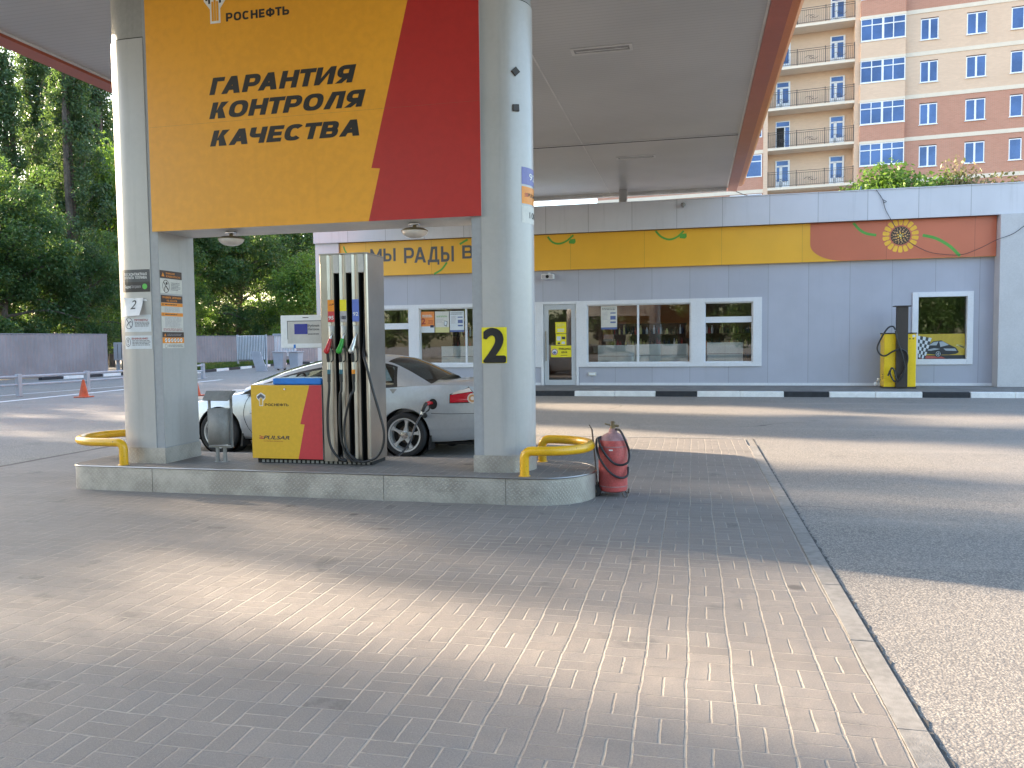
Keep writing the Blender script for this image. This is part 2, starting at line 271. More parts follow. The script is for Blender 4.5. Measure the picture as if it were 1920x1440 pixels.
# ------------------------------------------------------------------ mesh building
class MB:
    def __init__(s): s.v, s.f, s.mi, s.sm, s.mats = [], [], [], [], []
    def mat(s, m):
        m = MT[m] if isinstance(m, str) else m
        if m not in s.mats: s.mats.append(m)
        return s.mats.index(m)
    def add(s, vs, fs, m, smooth=False):
        o = len(s.v); i = s.mat(m); s.v += [tuple(p) for p in vs]
        for f in fs: s.f.append([o+k for k in f]); s.mi.append(i); s.sm.append(smooth)
        return s
    def box(s, x0, x1, y0, y1, z0, z1, m, c=0.0):
        if c <= 0:
            vs = [(x, y, z) for z in (z0, z1) for y in (y0, y1) for x in (x0, x1)]
            return s.add(vs, [(0, 2, 3, 1), (4, 5, 7, 6), (0, 1, 5, 4), (2, 6, 7, 3), (0, 4, 6, 2), (1, 3, 7, 5)], m)
        b = bmesh.new(); bmesh.ops.create_cube(b, size=1)
        for v in b.verts: v.co = ((x0+x1)/2+v.co.x*(x1-x0), (y0+y1)/2+v.co.y*(y1-y0), (z0+z1)/2+v.co.z*(z1-z0))
        bmesh.ops.bevel(b, geom=b.edges[:], offset=c, segments=2, affect='EDGES', profile=.5); return s.bm(b, m)
    def bm(s, b, m, smooth=False):
        b.verts.index_update(); s.add([v.co[:] for v in b.verts], [[v.index for v in f.verts] for f in b.faces], m, smooth); b.free(); return s
    def prism(s, poly, z0, z1, m, smooth=False, axis='z', side=None):   # polygon in the plane across `axis`
        n = len(poly)
        def P(p, z): return (p[0], p[1], z) if axis == 'z' else ((p[0], z, p[1]) if axis == 'y' else (z, p[0], p[1]))
        vs = [P(p, z0) for p in poly]+[P(p, z1) for p in poly]
        s.add(vs, [[i, (i+1) % n, n+(i+1) % n, n+i] for i in range(n)], side or m, smooth)
        s.add(vs, [list(range(n))[::-1], list(range(n, 2*n))], m); return s
    def tube(s, pts, r, m, n=10, close=False, caps=True):
        pts = [Vector(p) for p in pts]; k = len(pts); rs = r if isinstance(r, (list, tuple)) else [r]*k
        ring = []; prev = None
        for i, p in enumerate(pts):
            a = pts[(i-1) % k] if (i > 0 or close) else p; b = pts[(i+1) % k] if (i < k-1 or close) else p
            t = (b-a).normalized()
            if prev is None:
                q = Vector((0, 0, 1)) if abs(t.z) < .9 else Vector((1, 0, 0)); e = t.cross(q).normalized()
            else:
                e = (prev-t*prev.dot(t)); e = e.normalized() if e.length > 1e-6 else t.orthogonal().normalized()
            prev = e; g = t.cross(e)
            ring.append([p+(e*cos(2*pi*j/n)+g*sin(2*pi*j/n))*rs[i] for j in range(n)])
        vs = [q for r_ in ring for q in r_]; fs = []
        for i in range(k if close else k-1):
            a, b = i*n, ((i+1) % k)*n
            fs += [[a+j, a+(j+1) % n, b+(j+1) % n, b+j] for j in range(n)]
        s.add(vs, fs, m, True)
        if caps and not close: s.add(ring[0], [list(range(n))[::-1]], m); s.add(ring[-1], [list(range(n))], m)
        return s
    def lathe(s, prof, m, c=(0, 0, 0), axis='z', n=32, smooth=True, caps=True):   # prof: (radius, height)
        vs = []
        for r, h in prof:
            for j in range(n):
                a, b = r*cos(2*pi*j/n), r*sin(2*pi*j/n)
                vs.append((c[0]+a, c[1]+b, c[2]+h) if axis == 'z' else ((c[0]+a, c[1]+h, c[2]+b) if axis == 'y' else (c[0]+h, c[1]+a, c[2]+b)))
        fs = [[i*n+j, i*n+(j+1) % n, (i+1)*n+(j+1) % n, (i+1)*n+j] for i in range(len(prof)-1) for j in range(n)]
        s.add(vs, fs, m, smooth)
        for i in (0, len(prof)-1):
            if caps and prof[i][0] > 1e-4: s.add(vs[i*n:(i+1)*n], [list(range(n))], m)
        return s
    def grid(s, fn, nu, nv, m, smooth=True):
        vs = [fn(i/nu, j/nv) for j in range(nv+1) for i in range(nu+1)]
        return s.add(vs, [[j*(nu+1)+i, j*(nu+1)+i+1, (j+1)*(nu+1)+i+1, (j+1)*(nu+1)+i] for j in range(nv) for i in range(nu)], m, smooth)
    def rect(s, u0, u1, v0, v1, fn, m):
        if getattr(fn, 'curved', 0):
            for k in range(8): a, c = u0+(u1-u0)*k/8, u0+(u1-u0)*(k+1)/8; s.add([fn(a, v0), fn(c, v0), fn(c, v1), fn(a, v1)], [(0, 1, 2, 3)], m)
            return s
        return s.add([fn(u0, v0), fn(u1, v0), fn(u1, v1), fn(u0, v1)], [(0, 1, 2, 3)], m)
    def poly(s, pts, fn, m): return s.add([fn(*p) for p in pts], [list(range(len(pts)))], m)
    def build(s, name, parent=None, loc=None, bevel=0, recalc=True, solid=0):
        off = Vector(loc) if loc is not None else (parent['_o'] if parent is not None and '_o' in parent else Vector())
        off = Vector(off)
        me = bpy.data.meshes.new(name); me.from_pydata([(p[0]-off[0], p[1]-off[1], p[2]-off[2]) for p in s.v], [], s.f)
        for m_ in s.mats: me.materials.append(m_)
        me.polygons.foreach_set('material_index', s.mi); me.polygons.foreach_set('use_smooth', s.sm)
        if recalc:
            b = bmesh.new(); b.from_mesh(me); bmesh.ops.remove_doubles(b, verts=b.verts, dist=1e-5); bmesh.ops.recalc_face_normals(b, faces=b.faces); b.to_mesh(me); b.free()
        if any(s.sm): me.set_sharp_from_angle(angle=radians(40))
        me.update(); o = bpy.data.objects.new(name, me); COL.objects.link(o); o['_o'] = off[:]
        if parent is not None: o.parent = parent
        else: o.location = off
        if bevel:
            bv = o.modifiers.new('b', 'BEVEL'); bv.width = bevel; bv.segments = 2; bv.limit_method = 'ANGLE'; bv.angle_limit = radians(50)
        if solid:
            sm = o.modifiers.new('s', 'SOLIDIFY'); sm.thickness = solid; sm.offset = 0
        return o
def tag(o, label=None, cat=None, group=None, kind=None):
    if label: o['label'] = label
    if cat: o['category'] = cat
    if group: o['group'] = group
    if kind: o['kind'] = kind
    return o
def thing(name, label, cat, loc, group=None):
    o = bpy.data.objects.new(name, None); COL.objects.link(o); o.location = loc; o['_o'] = tuple(loc); o.empty_display_size = .1
    return tag(o, label, cat, group)
def dup(o, loc, label=None, rz=None, scale=None, parent=None):
    c = o.copy(); COL.objects.link(c)
    if parent is None:
        c.location = loc; c['_o'] = tuple(loc)
        if rz is not None: c.rotation_euler = (0, 0, rz)
        if scale is not None: c.scale = scale
    else: c.parent = parent
    if label: c['label'] = label
    for ch in [x for x in bpy.data.objects if x.parent == o]: dup(ch, None, parent=c)
    return c
def spline(pts, n=8):                    # Catmull-Rom through points
    P = [Vector(p) for p in pts]; P = [P[0]*2-P[1]]+P+[P[-1]*2-P[-2]]; out = []
    for i in range(1, len(P)-2):
        a, b, c, d = P[i-1], P[i], P[i+1], P[i+2]
        for k in range(n):
            t = k/n; out.append(.5*((2*b)+(c-a)*t+(2*a-5*b+4*c-d)*t*t+(3*b-a-3*c+d)*t**3))
    out.append(P[-2]); return out
_tc = {}
def glyphs(txt, bold=.0, shear=0., space=1.):
    key = (txt, bold, shear, space)
    if key not in _tc:
        cu = bpy.data.curves.new('t', 'FONT'); cu.body = txt; cu.size = 1; cu.offset = bold; cu.shear = shear; cu.space_character = space; cu.resolution_u = 4
        o = bpy.data.objects.new('t', cu); COL.objects.link(o); dg = bpy.context.evaluated_depsgraph_get(); dg.update()
        me = bpy.data.meshes.new_from_object(o.evaluated_get(dg))
        v = np.array([p.co[:2] for p in me.vertices]); f = [list(p.vertices) for p in me.polygons]
        bpy.data.objects.remove(o); bpy.data.curves.remove(cu); bpy.data.meshes.remove(me)
        v -= v.min(0); v /= v.max(0); _tc[key] = (v, f)
    return _tc[key]
def strokefont(ch, tx, ty):               # wide grotesque capitals drawn from bars and bowls, height 1
    Q = []
    def R(x0, x1, y0, y1): Q.append([(x0, y0), (x1, y0), (x1, y1), (x0, y1)])
    def D(xa, xb, ya=0., yb=1., t=None): t = t or tx*1.12; Q.append([(xa, ya), (xa+t, ya), (xb+t, yb), (xb, yb)])
    def arc(cx, cy, rx, ry, a0, a1, p=2.5, n=16):
        f = lambda a, x, y: (cx+x*math.copysign(abs(cos(a))**(2/p), cos(a)), cy+y*math.copysign(abs(sin(a))**(2/p), sin(a)))
        aa = [radians(a0+(a1-a0)*k/n) for k in range(n+1)]
        for q, r in zip(aa[:-1], aa[1:]): Q.append([f(q, rx, ry), f(r, rx, ry), f(r, rx-tx, ry-ty), f(q, rx-tx, ry-ty)])
    def bowl(x0, x1, y0, y1, s=1):        # D shaped bowl opening to the stem
        ry = (y1-y0)/2; rx = min(ry*1.05, abs(x1-x0)*.7); c = x1-s*rx
        arc(c, y0+ry, rx, ry, -90 if s > 0 else 90, 90 if s > 0 else 270, 2.3); R(min(x0, c), max(x0, c), y1-ty, y1); R(min(x0, c), max(x0, c), y0, y0+ty)
    w = {'Г': .66, 'Е': .74, 'Т': .82, 'Л': .92, 'М': 1.02, 'Ы': 1.08, 'О': .98, 'С': .92, 'Д': .98, 'Ф': 1.12, ' ': .34, '!': .24, '/': .4, 'А': 1.0, 'И': .96, 'Н': .90}.get(ch, .86); m = w/2
    if ch == 'Г': R(0, tx, 0, 1); R(tx, w, 1-ty, 1)
    elif ch in 'АД' and ch == 'А': D(0, m-tx*.56); D(w-tx*1.12, m-tx*.56); R(.22, w-.22, .2, .2+ty)
    elif ch == 'Д': D(.12, .3, ty, 1); R(.3, w-.16, 1-ty, 1); R(w-.16-tx, w-.16, ty, 1-ty); R(0, w, 0, ty); R(0, tx*.8, -.17, 0); R(w-tx*.8, w, -.17, 0)
    elif ch == 'Л': D(0, .24, 0, 1); R(.24, w, 1-ty, 1); R(w-tx, w, 0, 1-ty)
    elif ch == 'Р': R(0, tx, 0, 1); bowl(tx, w, .30, 1)
    elif ch in 'ЬЫ': e = w if ch == 'Ь' else .72; R(0, tx, 0, 1); bowl(tx, e, 0, .62); (R(w-tx, w, 0, 1) if ch == 'Ы' else None)
    elif ch == 'В': R(0, tx, 0, 1); bowl(tx, w, 0, .5+ty*.5); bowl(tx, w*.95, .5-ty*.5, 1)
    elif ch == 'Б': R(0, tx, 0, 1); bowl(tx, w, 0, .62); R(tx, w*.92, 1-ty, 1)
    elif ch == 'З': arc(m, .5-ty*.25+.25, m*.95, .25+ty*.25, -90, 160); arc(m, .25+ty*.25, m, .25+ty*.25, -160, 90)
    elif ch == 'Я': R(w-tx, w, 0, 1); bowl(w-tx, 0, .30, 1, -1); D(0, .34, 0, .34, tx*1.2)
    elif ch == 'Н': R(0, tx, 0, 1); R(w-tx, w, 0, 1); R(tx, w-tx, .5-ty/2, .5+ty/2)
    elif ch == 'П': R(0, tx, 0, 1); R(w-tx, w, 0, 1); R(tx, w-tx, 1-ty, 1)
    elif ch == 'Ц': R(0, tx, 0, 1); R(w-tx-.08, w-.08, 0, 1); R(tx, w, 0, ty); R(w-tx*.7, w, -.17, 0)
    elif ch == 'Т': R(m-tx/2, m+tx/2, 0, 1-ty); R(0, w, 1-ty, 1)
    elif ch == 'И': R(0, tx, 0, 1); R(w-tx, w, 0, 1); Q.append([(tx*.98, .0), (tx*.98, .36), (w-tx*.98, 1), (w-tx*.98, .64)])
    elif ch == 'К': R(0, tx, 0, 1); Q.append([(tx*.9, .36), (tx*.9+.16, .36), (w-.02, 1), (w-.02-tx*1.35, 1)]); Q.append([(w-tx*1.35, 0), (w+.02, 0), (tx+.30, .63), (tx+.08, .44)])
    elif ch == 'О': arc(m, .5, m, .5, 0, 360, 2.6, 40)
    elif ch == 'С': arc(m, .5, m, .5, 42, 318, 2.6, 32)
    elif ch == 'Ф': arc(m, .5, m, .40, 0, 360, 2.6, 36); R(m-tx/2, m+tx/2, -.02, 1.02)
    elif ch == 'Ч': R(w-tx, w, 0, 1); R(0, tx, .62, 1); arc(.36, .66, .36, .30, 180, 270, 2.3); R(.36, w-tx, .36, .36+ty)
    elif ch == 'Е': R(0, tx, 0, 1); R(tx, w, 0, ty); R(tx, w, 1-ty, 1); R(tx, w*.93, .5-ty/2, .5+ty/2)
    elif ch == 'М': R(0, tx, 0, 1); R(w-tx, w, 0, 1); Q.append([(tx*.9, 1), (0, 1), (m-tx*.5, .25), (m+tx*.5, .25)]); Q.append([(w-tx*.9, 1), (w, 1), (m+tx*.5, .25), (m-tx*.5, .25)])
    elif ch == 'Х': D(0, w-tx*1.12); D(w-tx*1.12, 0)
    elif ch == '!': R(0, tx, .3, 1); R(0, tx, 0, .18)
    elif ch == '/': D(0, w-tx)
    return w, Q
def text(mb, txt, u0, u1, v0, v1, fn, m, bold=.0, shear=0., space=1.):
    P0 = Vector(fn(u0, v0)); nr = (Vector(fn(u0+.01, v0))-P0).cross(Vector(fn(u0, v0+.01))-P0).normalized()
    if all(c in 'АБВГДЕЗИКЛМНОПРСТФХЦЧЬЫЯ!/ ' for c in txt):
        x = 0; out = []
        for ci, ch in enumerate(txt):
            if ci and (txt[ci-1] in 'ГТР' and ch in 'АД' or txt[ci-1] in 'АД' and ch in 'ЧТ'): x -= .13
            elif ci and (ch == 'Т' or txt[ci-1] == 'Т'): x -= .07
            w_, Q = strokefont(ch, .15+bold*2.6, .13+bold*2.0)
            for i, q in enumerate(Q): out.append(([(px+x+shear*py, py) for px, py in q], i))
            x += w_+.15*space
        xs_ = [p[0] for q, _ in out for p in q]; a, c = min(xs_), max(xs_)
        for q, i in out: mb.add([Vector(fn(u0+(u1-u0)*(p[0]-a)/(c-a), v0+(v1-v0)*p[1]))+nr*(.00006*(i % 5)) for p in q], [list(range(len(q)))], m)
        return mb
    v, f = glyphs(txt, 0, shear, space)    # strokes are thickened by stacking shifted copies a hair apart
    k = bold*1.15*(v1-v0); sh = [(0, 0)] if k <= 0 else [(0, 0)]+[(k*cos(2*pi*q/14), k*.8*sin(2*pi*q/14)) for q in range(14)]
    for i, (dx, dy) in enumerate(sh):
        mb.add([Vector(fn(u0+k+dx+(u1-u0-2*k)*p[0], v0+k*.7+dy+(v1-v0-1.4*k)*p[1]))+nr*(.00006*i) for p in v], f, m)
    return mb
rnd = random.Random(7)
def lines(mb, u0, u1, v0, v1, n, fn, m, th=.5, seed=1):      # a block of print too small to read: broken dark rules
    r = random.Random(seed); h = (v1-v0)/n
    for i in range(n):
        v = v1-(i+.5)*h; u = u0; end = u1-(u1-u0)*r.random()*.35*(1 if i % 3 == 2 else .3)
        while u < end:
            wd = (u1-u0)*r.uniform(.06, .2); e = min(u+wd, end)
            mb.rect(u, e, v-h*th/2, v+h*th/2, fn, m); u = e+(u1-u0)*.025
def disc(mb, u, v, ru, rv, fn, m, n=28): return mb.poly([(u+ru*cos(2*pi*k/n), v+rv*sin(2*pi*k/n)) for k in range(n)], fn, m)
def ringd(mb, u, v, ru, rv, t, fn, m, n=32):
    vs = [fn(u+(ru-q*t)*cos(2*pi*k/n), v+(rv-q*t)*sin(2*pi*k/n)) for q in (0, 1) for k in range(n)]
    return mb.add(vs, [[k, (k+1) % n, n+(k+1) % n, n+k] for k in range(n)], m)
def strip(mb, pts, wd, fn, m):           # flat brush stroke
    P = [Vector(p) for p in pts]; vs = []; k = len(P)
    for i in range(k):
        t = (P[min(i+1, k-1)]-P[max(i-1, 0)]).normalized(); nrm = Vector((-t.y, t.x))*wd/2
        vs += [fn(*(P[i]+nrm)), fn(*(P[i]-nrm))]
    return mb.add(vs, [[2*i, 2*i+1, 2*i+3, 2*i+2] for i in range(k-1)], m)

# ------------------------------------------------------------------ ground
b = MB(); b.add([(-300, -200, 0), (300, -200, 0), (300, 400, 0), (-300, 400, 0)], [(0, 1, 2, 3)], 'asphalt'); tag(b.build('ground'), kind='structure')
b = MB(); b.grid(lambda u, v: (-8.70+9.485*u, -8+20.5*v, .0075+.0012*sin(u*23)*sin(v*31)), 60, 100, 'pavers'); tag(b.build('block_paving'), kind='structure')
b = MB()
for k in range(22):
    y0 = -8+k*.94
    if y0+.93 < 12.6: b.box(.788, .90, y0, y0+.932, -.05, .0078+.0008*(k % 3), 'edging', .002)
tag(b.build('paving_edge'), kind='structure')
b = MB(); er = random.Random(3); pts = [(.901, -8)]+[((.908+er.random()**2*.022), -8+.035*k) for k in range(589)]+[(.901, 12.62)]
b.add([(x, y, .0035) for x, y in pts], [list(range(len(pts)))], 'dark_edge'); tag(b.build('asphalt_break'), kind='structure')
b = MB()
for k in range(20):
    x0 = -8.7+k*.472; b.box(x0, x0+.467, 12.5, 12.62, -.05, .012, 'edging', .004)
tag(b.build('paving_border'), kind='structure')
b = MB(); b.box(-8.80, -8.705, -8, 16, -.04, .008, 'wire', .003); b.box(-8.77, -8.735, -8, 16, .008, .0095, 'dark'); tag(b.build('drain_channel'), kind='structure')
# shop pavement and its black and white kerb
b = MB(); b.add([(-14, 21.95, .14), (12, 21.95, .14), (12, 23.7, .22), (-14, 23.7, .22)], [(0, 1, 2, 3)], 'walk'); tag(b.build('pavement'), kind='structure')
b = MB(); edges = [(-14, 'w'), (-12.9, 'b'), (-11.9, 'w'), (-9.8, 'b'), (-8.75, 'w'), (-6.65, 'b'), (-5.6, 'w')]
xs = [(PY(p, 741, 21.8).x, c) for p, c in ((1016-90, 'b'), (1077, 'w'), (1229, 'b'), (1307, 'w'), (1470, 'b'), (1555, 'w'), (1730, 'b'), (1820, 'w'), (1990, 'b'), (2070, 'w'), (2250, 'w'))]
edges = [e for e in edges if e[0] < xs[0][0]-.3]+xs
for (xa, c), (xb, _) in zip(edges[:-1], edges[1:]):
    n = max(1, round((xb-xa)/1.0)); st = (xb-xa)/n
    for k in range(n): b.box(xa+k*st+.004, xa+(k+1)*st-.004, 21.8+.006*rnd.random(), 21.95, -.02, .142+.006*rnd.random(), 'kerbw' if c == 'w' else 'kerbb', .015)
tag(b.build('kerb'), kind='structure')

# ------------------------------------------------------------------ pump island
IY, IR, IZ = 7.70, .565, .27
def stadium(xa, xb, yc, r, n=18):
    p = [(xb+r*cos(t), yc+r*sin(t)) for t in np.linspace(-pi/2, pi/2, n)]; q = .22+(r-IR)      # round right end, squarer left end
    return p+[(xa+q*cos(t), yc+r-q+q*sin(t)) for t in np.linspace(pi/2, pi, n//2)]+[(xa+q*cos(t), yc-r+q+q*sin(t)) for t in np.linspace(pi, 3*pi/2, n//2)]
isl = thing('pump_island', 'raised pump island with diamond plate sides and paved top', 'pump island', (-3.7, IY, 0))
b = MB(); b.prism(stadium(-6.40, -1.5, IY, IR), -.02, IZ-.012, 'tread', True); b.build('skirt', isl, bevel=.004)
b = MB(); b.prism(stadium(-6.40, -1.5, IY, IR-.006), IZ-.0115, IZ, 'concrete'); o = b.build('deck', isl)
o.data.materials.clear(); o.data.materials.append(MT['pavers'])
b = MB(); st = stadium(-6.40, -1.5, IY, IR+.002); b.tube([(x, y, IZ-.006) for x, y in st], .009, 'steel', 6, True); b.build('edge_trim', isl)
for x in (-5.55, -2.95, -1.72): MB().box(x-.0012, x+.0012, IY-IR-.002, IY-IR+.01, 0, IZ-.014, 'dark').build('plate_joint', isl)

# columns: flat towards the sign, half round outwards
def column(name, label, x_flat, sgn, straight):
    t = thing(name, label, 'column', (x_flat-sgn*.3, 7.69, IZ))
    y0, y1 = 7.38, 8.0; r = .31; xc = x_flat-sgn*straight
    def sec(d, xs=x_flat): 
        a = [(xc-sgn*(r+d)*sin(t), 7.69-(r+d)*cos(t)) for t in np.linspace(0, pi, 26)]
        return [(xs, y0-d)]+a+[(xs, y1+d)]
    xe = x_flat-sgn*.10
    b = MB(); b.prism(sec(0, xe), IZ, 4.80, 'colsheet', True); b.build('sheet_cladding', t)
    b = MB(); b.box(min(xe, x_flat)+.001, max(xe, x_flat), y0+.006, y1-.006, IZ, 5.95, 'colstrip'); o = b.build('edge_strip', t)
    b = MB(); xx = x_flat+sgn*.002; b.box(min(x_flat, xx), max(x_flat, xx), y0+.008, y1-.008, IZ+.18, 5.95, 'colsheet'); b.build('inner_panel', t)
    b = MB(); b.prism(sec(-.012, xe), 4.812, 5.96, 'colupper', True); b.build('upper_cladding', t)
    b = MB(); b.prism(sec(-.006, xe), 4.80, 4.812, 'dark', True); b.build('sheet_joint', t)
    b = MB(); b.prism(sec(.006, x_flat+sgn*.008), IZ, IZ+.17, 'tread', True); b.build('base_plate', t)
    return t
column('sign_column', 'pale column covered with paper notices at the bin end of the sign', -5.57, 1, .34)
column('sign_column', 'pale column with a yellow number 2, beside the red extinguisher', -2.09, -1, .24)

# big sign between them
sg = thing('overhead_sign', 'large yellow and red sign panel spanning the two columns', 'sign', (-3.8, 7.6, 2.76))
YS_ = 7.352
def fS(x, z): return (x, YS_, z)
def fS2(x, z): return (x, YS_-.0015, z)
b = MB(); b.box(-5.605, -1.985, 7.355, 7.95, 2.765, 5.94, 'trim'); b.build('box', sg)
b = MB(); b.poly([(-5.61, 2.76), (-3.14, 2.76), (-3.01, 3.27), (-3.10, 3.28), (-2.41, 5.945), (-5.61, 5.945)], fS, 'yellow'); b.build('yellow_face', sg, recalc=False)
b = MB(); b.poly([(-3.14, 2.76), (-1.98, 2.76), (-1.98, 5.945), (-2.41, 5.945), (-3.10, 3.28), (-3.01, 3.27)], fS, 'red'); b.build('red_face', sg, recalc=False)
for txt, u0, u1, v0, v1 in (('ГАРАНТИЯ', -4.875, -3.235, 4.128, 4.30), ('КОНТРОЛЯ', -4.885, -3.14, 3.885, 4.05), ('КАЧЕСТВА', -4.885, -3.22, 3.605, 3.765)):
    text(MB(), txt, u0, u1, v0, v1, fS2, 'ink', .054, .24, .75).build('slogan_lettering', sg, recalc=False)
def emblem(parent, x0, z0, wd, hgt, f1, f2, f3, dark, yel):
    b = MB(); X = lambda u: x0+u*wd; Z = lambda v: z0+v*hgt
    b.poly([(X(u), Z(v)) for u, v in ((.27, 0), (.73, 0), (.73, .36), (1, .58), (1, .80), (.5, 1), (0, .80), (0, .58), (.27, .36))], f1, 'white')
    for k in range(3): b.rect(X(.34+.11*k), X(.34+.11*k+.095), Z(.06), Z(.55 if k != 1 else .62), f2, yel)
    tops = (.74, .80, .86, .92, .86, .80, .74); bots = (.58, .50, .60, .66, .60, .50, .58)
    for k in range(7): 
        u = .08+.122*k; b.rect(X(u), X(u+.095), Z(bots[k]), Z(tops[k]), f3, dark)
    return b.build('emblem', parent, recalc=False)
emblem(sg, -4.905, 4.845, .255, .40, fS2, lambda x, z: (x, YS_-.003, z), lambda x, z: (x, YS_-.003, z), 'ink', 'yellow')
b = MB(); text(b, 'РОСНЕФТЬ', -4.655, -3.945, 4.85, 4.935, fS2, 'ink', .045); b.build('name_lettering', sg, recalc=False)
b = MB(); b.box(-5.6, -1.99, YS_-.0006, YS_+.001, 3.8485, 3.8497, 'brass'); b.build('panel_joint', sg)
# dome lamps under the sign
def dome(x, label):
    t = thing('dome_lamp', label, 'lamp', (x, 7.6, 2.765), 'dome lamps under the sign')
    b = MB(); b.box(x-.05, x+.05, 7.56, 7.64, 2.738, 2.764, 'chrome', .006); b.lathe([(.02, 0), (.02, -.03), (.10, -.035), (.135, -.055), (.137, -.062)], 'brass', (x, 7.6, 2.74)); b.build('fitting', t)
    b = MB(); b.lathe([(.132, -.060)]+[(.132*cos(a), -.060-.072*sin(a)) for a in np.linspace(0, pi/2, 9)], 'opal', (x, 7.6, 2.74)); b.build('shade', t)
dome(-4.83, 'opal dome lamp under the sign, nearer the column with notices'); dome(-2.75, 'opal dome lamp under the red end of the sign')

# ------------------------------------------------------------------ canopy
ZC, CX0, CX1, CY0, CY1 = 6.0, -9.47, .96, 1.2, 24.1
cn = thing('canopy', 'large flat forecourt canopy with grey slatted ceiling and orange edge', 'canopy', (-4.2, 12, 0))
b = MB(); b.box(CX0, CX1, CY0, CY1, ZC, ZC+.12, 'ceiling'); b.build('ceiling', cn)
b = MB(); b.box(CX0, CX1, CY0, CY1, ZC+.125, ZC+.8, 'clothpale'); b.build('roof', cn)
for s_, x in ((1, CX1), (-1, CX0)):
    b = MB(); b.prism([(x, ZC-.012), (x+s_*.03, ZC-.03), (x+s_*.03, ZC+.1), (x, ZC+.1)], CY0, CY1+.02, 'trim', axis='y'); b.build('ceiling_trim', cn)
    b = MB(); b.prism([(x+s_*.032, ZC+.02), (x+s_*.032, ZC-.075), (x+s_*.29, ZC-.10), (x+s_*.29, ZC+.15)], CY0, CY1+.25, 'fasred', axis='y'); b.build('inner_fascia', cn)
    b = MB(); b.prism([(x+s_*.305, ZC+.03), (x+s_*.44, ZC+.03), (x+s_*.50, ZC+.1), (x+s_*.50, ZC+.95), (x+s_*.305, ZC+.95)], CY0, CY1+.1, 'fasor', axis='y'); b.build('outer_fascia', cn)
b = MB(); b.box(CX0, CX1, CY1+.002, CY1+.2, ZC-.1, ZC+.9, 'trim', .02); b.build('rear_fascia', cn)
b = MB(); b.box(CX0-.5, CX1+.5, CY0-.3, CY0-.01, ZC-.1, ZC+.95, 'fasor', .02); b.build('front_fascia', cn)
b = MB(); b.box(-2.455, -2.43, CY0, CY1, ZC-.008, ZC-.0005, 'trim'); b.box(CX0, CX1, 17.99, 18.03, ZC-.016, ZC-.001, 'dark', .003); b.box(CX0, CX1, 17.93, 17.985, ZC-.012, ZC-.001, 'trim', .003); b.build('ceiling_seam', cn)
b = MB(); b.box(-2.14, -1.91, 23.62, 23.85, 5.3, ZC-.001, 'colsheet', .01); b.build('post', cn)
def clight(x0, x1, y, label):
    t = thing('ceiling_light', label, 'ceiling light', ((x0+x1)/2, y, ZC), 'recessed lights in the canopy ceiling'); d = .09
    b = MB(); q = .045
    b.box(x0-q, x1+q, y-d-q, y-d, ZC-.014, ZC-.001, 'trim'); b.box(x0-q, x1+q, y+d, y+d+q, ZC-.014, ZC-.001, 'trim'); b.box(x0-q, x0, y-d, y+d, ZC-.014, ZC-.001, 'trim'); b.box(x1, x1+q, y-d, y+d, ZC-.014, ZC-.001, 'trim'); b.build('frame', t)
    b = MB(); b.box(x0, x1, y-d, y+d, ZC-.004, ZC-.0015, 'binsteel'); b.tube([(x0+.03, y+.03, ZC-.006), (x1-.03, y+.03, ZC-.006)], .005, 'white', 6); b.build('diffuser', t)
clight(-1.79, -.94, 12.25, 'recessed canopy light, the larger looking one near the sign column')
clight(-1.78, -.93, 19.55, 'recessed canopy light between the ceiling seam and the shop')
clight(-5.2, -4.35, 12.25, 'recessed canopy light above the silver car'); clight(-5.2, -4.35, 19.55, 'recessed canopy light towards the shop corner')

# ------------------------------------------------------------------ guard rails round the column feet
def guard(xl, sgn, label, reach):
    xc = xl; r = .455; pts = [(xc, IY-r, IZ), (xc, IY-r, IZ+.17)]
    pts += [(xc-sgn*(.07-.07*cos(a)), IY-r, IZ+.17+.07*sin(a)) for a in np.linspace(0, pi/2, 6)[1:]]
    xe = xc-sgn*(reach-r-.045)
    pts += [(xe-sgn*r*sin(a), IY-r*cos(a), IZ+.24) for a in np.linspace(0, pi, 20)]
    pts += [(xc-sgn*(.07-.07*cos(a)), IY+r, IZ+.17+.07*sin(a)) for a in np.linspace(pi/2, 0, 6)[:-1]]+[(xc, IY+r, IZ+.17), (xc, IY+r, IZ)]
    t = thing('guard_rail', label, 'guard rail', (xc, IY, IZ), 'yellow tube guards at the island ends')
    b = MB(); b.tube(pts, .045, 'railyellow', 14); b.build('tube', t)
    for y in (IY-r, IY+r): MB().lathe([(.058, 0), (.056, .004), (.045, .008)], 'railyellow', (xc, y, IZ), n=20).build('foot_flange', t)
guard(-5.98, 1, 'yellow tube guard curving round the column with paper notices', .85); guard(-1.56, -1, 'yellow tube guard curving round the number 2 column', .62)

# ------------------------------------------------------------------ fuel pump
PF = 7.575; PX0, PX1 = -3.80, -3.265; PB = 8.02; Z0, Z1 = .31, 2.47
fp = thing('fuel_pump', 'stainless steel fuel pump with three coloured nozzles and yellow cabinet', 'fuel pump', (-4, 7.8, IZ))
b = MB(); b.box(-4.60, PX1-.01, PF+.05, PB-.03, IZ, .315, 'dark')
for k in range(24): b.box(-4.55+k*.053, -4.55+k*.053+.03, PF+.045, PF+.06, .277, .305, 'binsteel')
b.build('plinth', fp)
b = MB(); prof = [(PX0, PB), (PX0, PF+.012), (PX0+.012, PF), (PX0+.085, PF)]; slots = []; x = PX0+.085
for k in range(3):
    prof += [(x, PF), (x+.046, PF+.034), (x+.046, PF+.002), (x+.076, PF+.002), (x+.078, PF+.13), (x+.136, PF+.13)]; slots.append((x+.078, x+.136)); x += .138
prof += [(x, PF+.002), (PX1-.012, PF), (PX1, PF+.012), (PX1, PB)]
pp = []
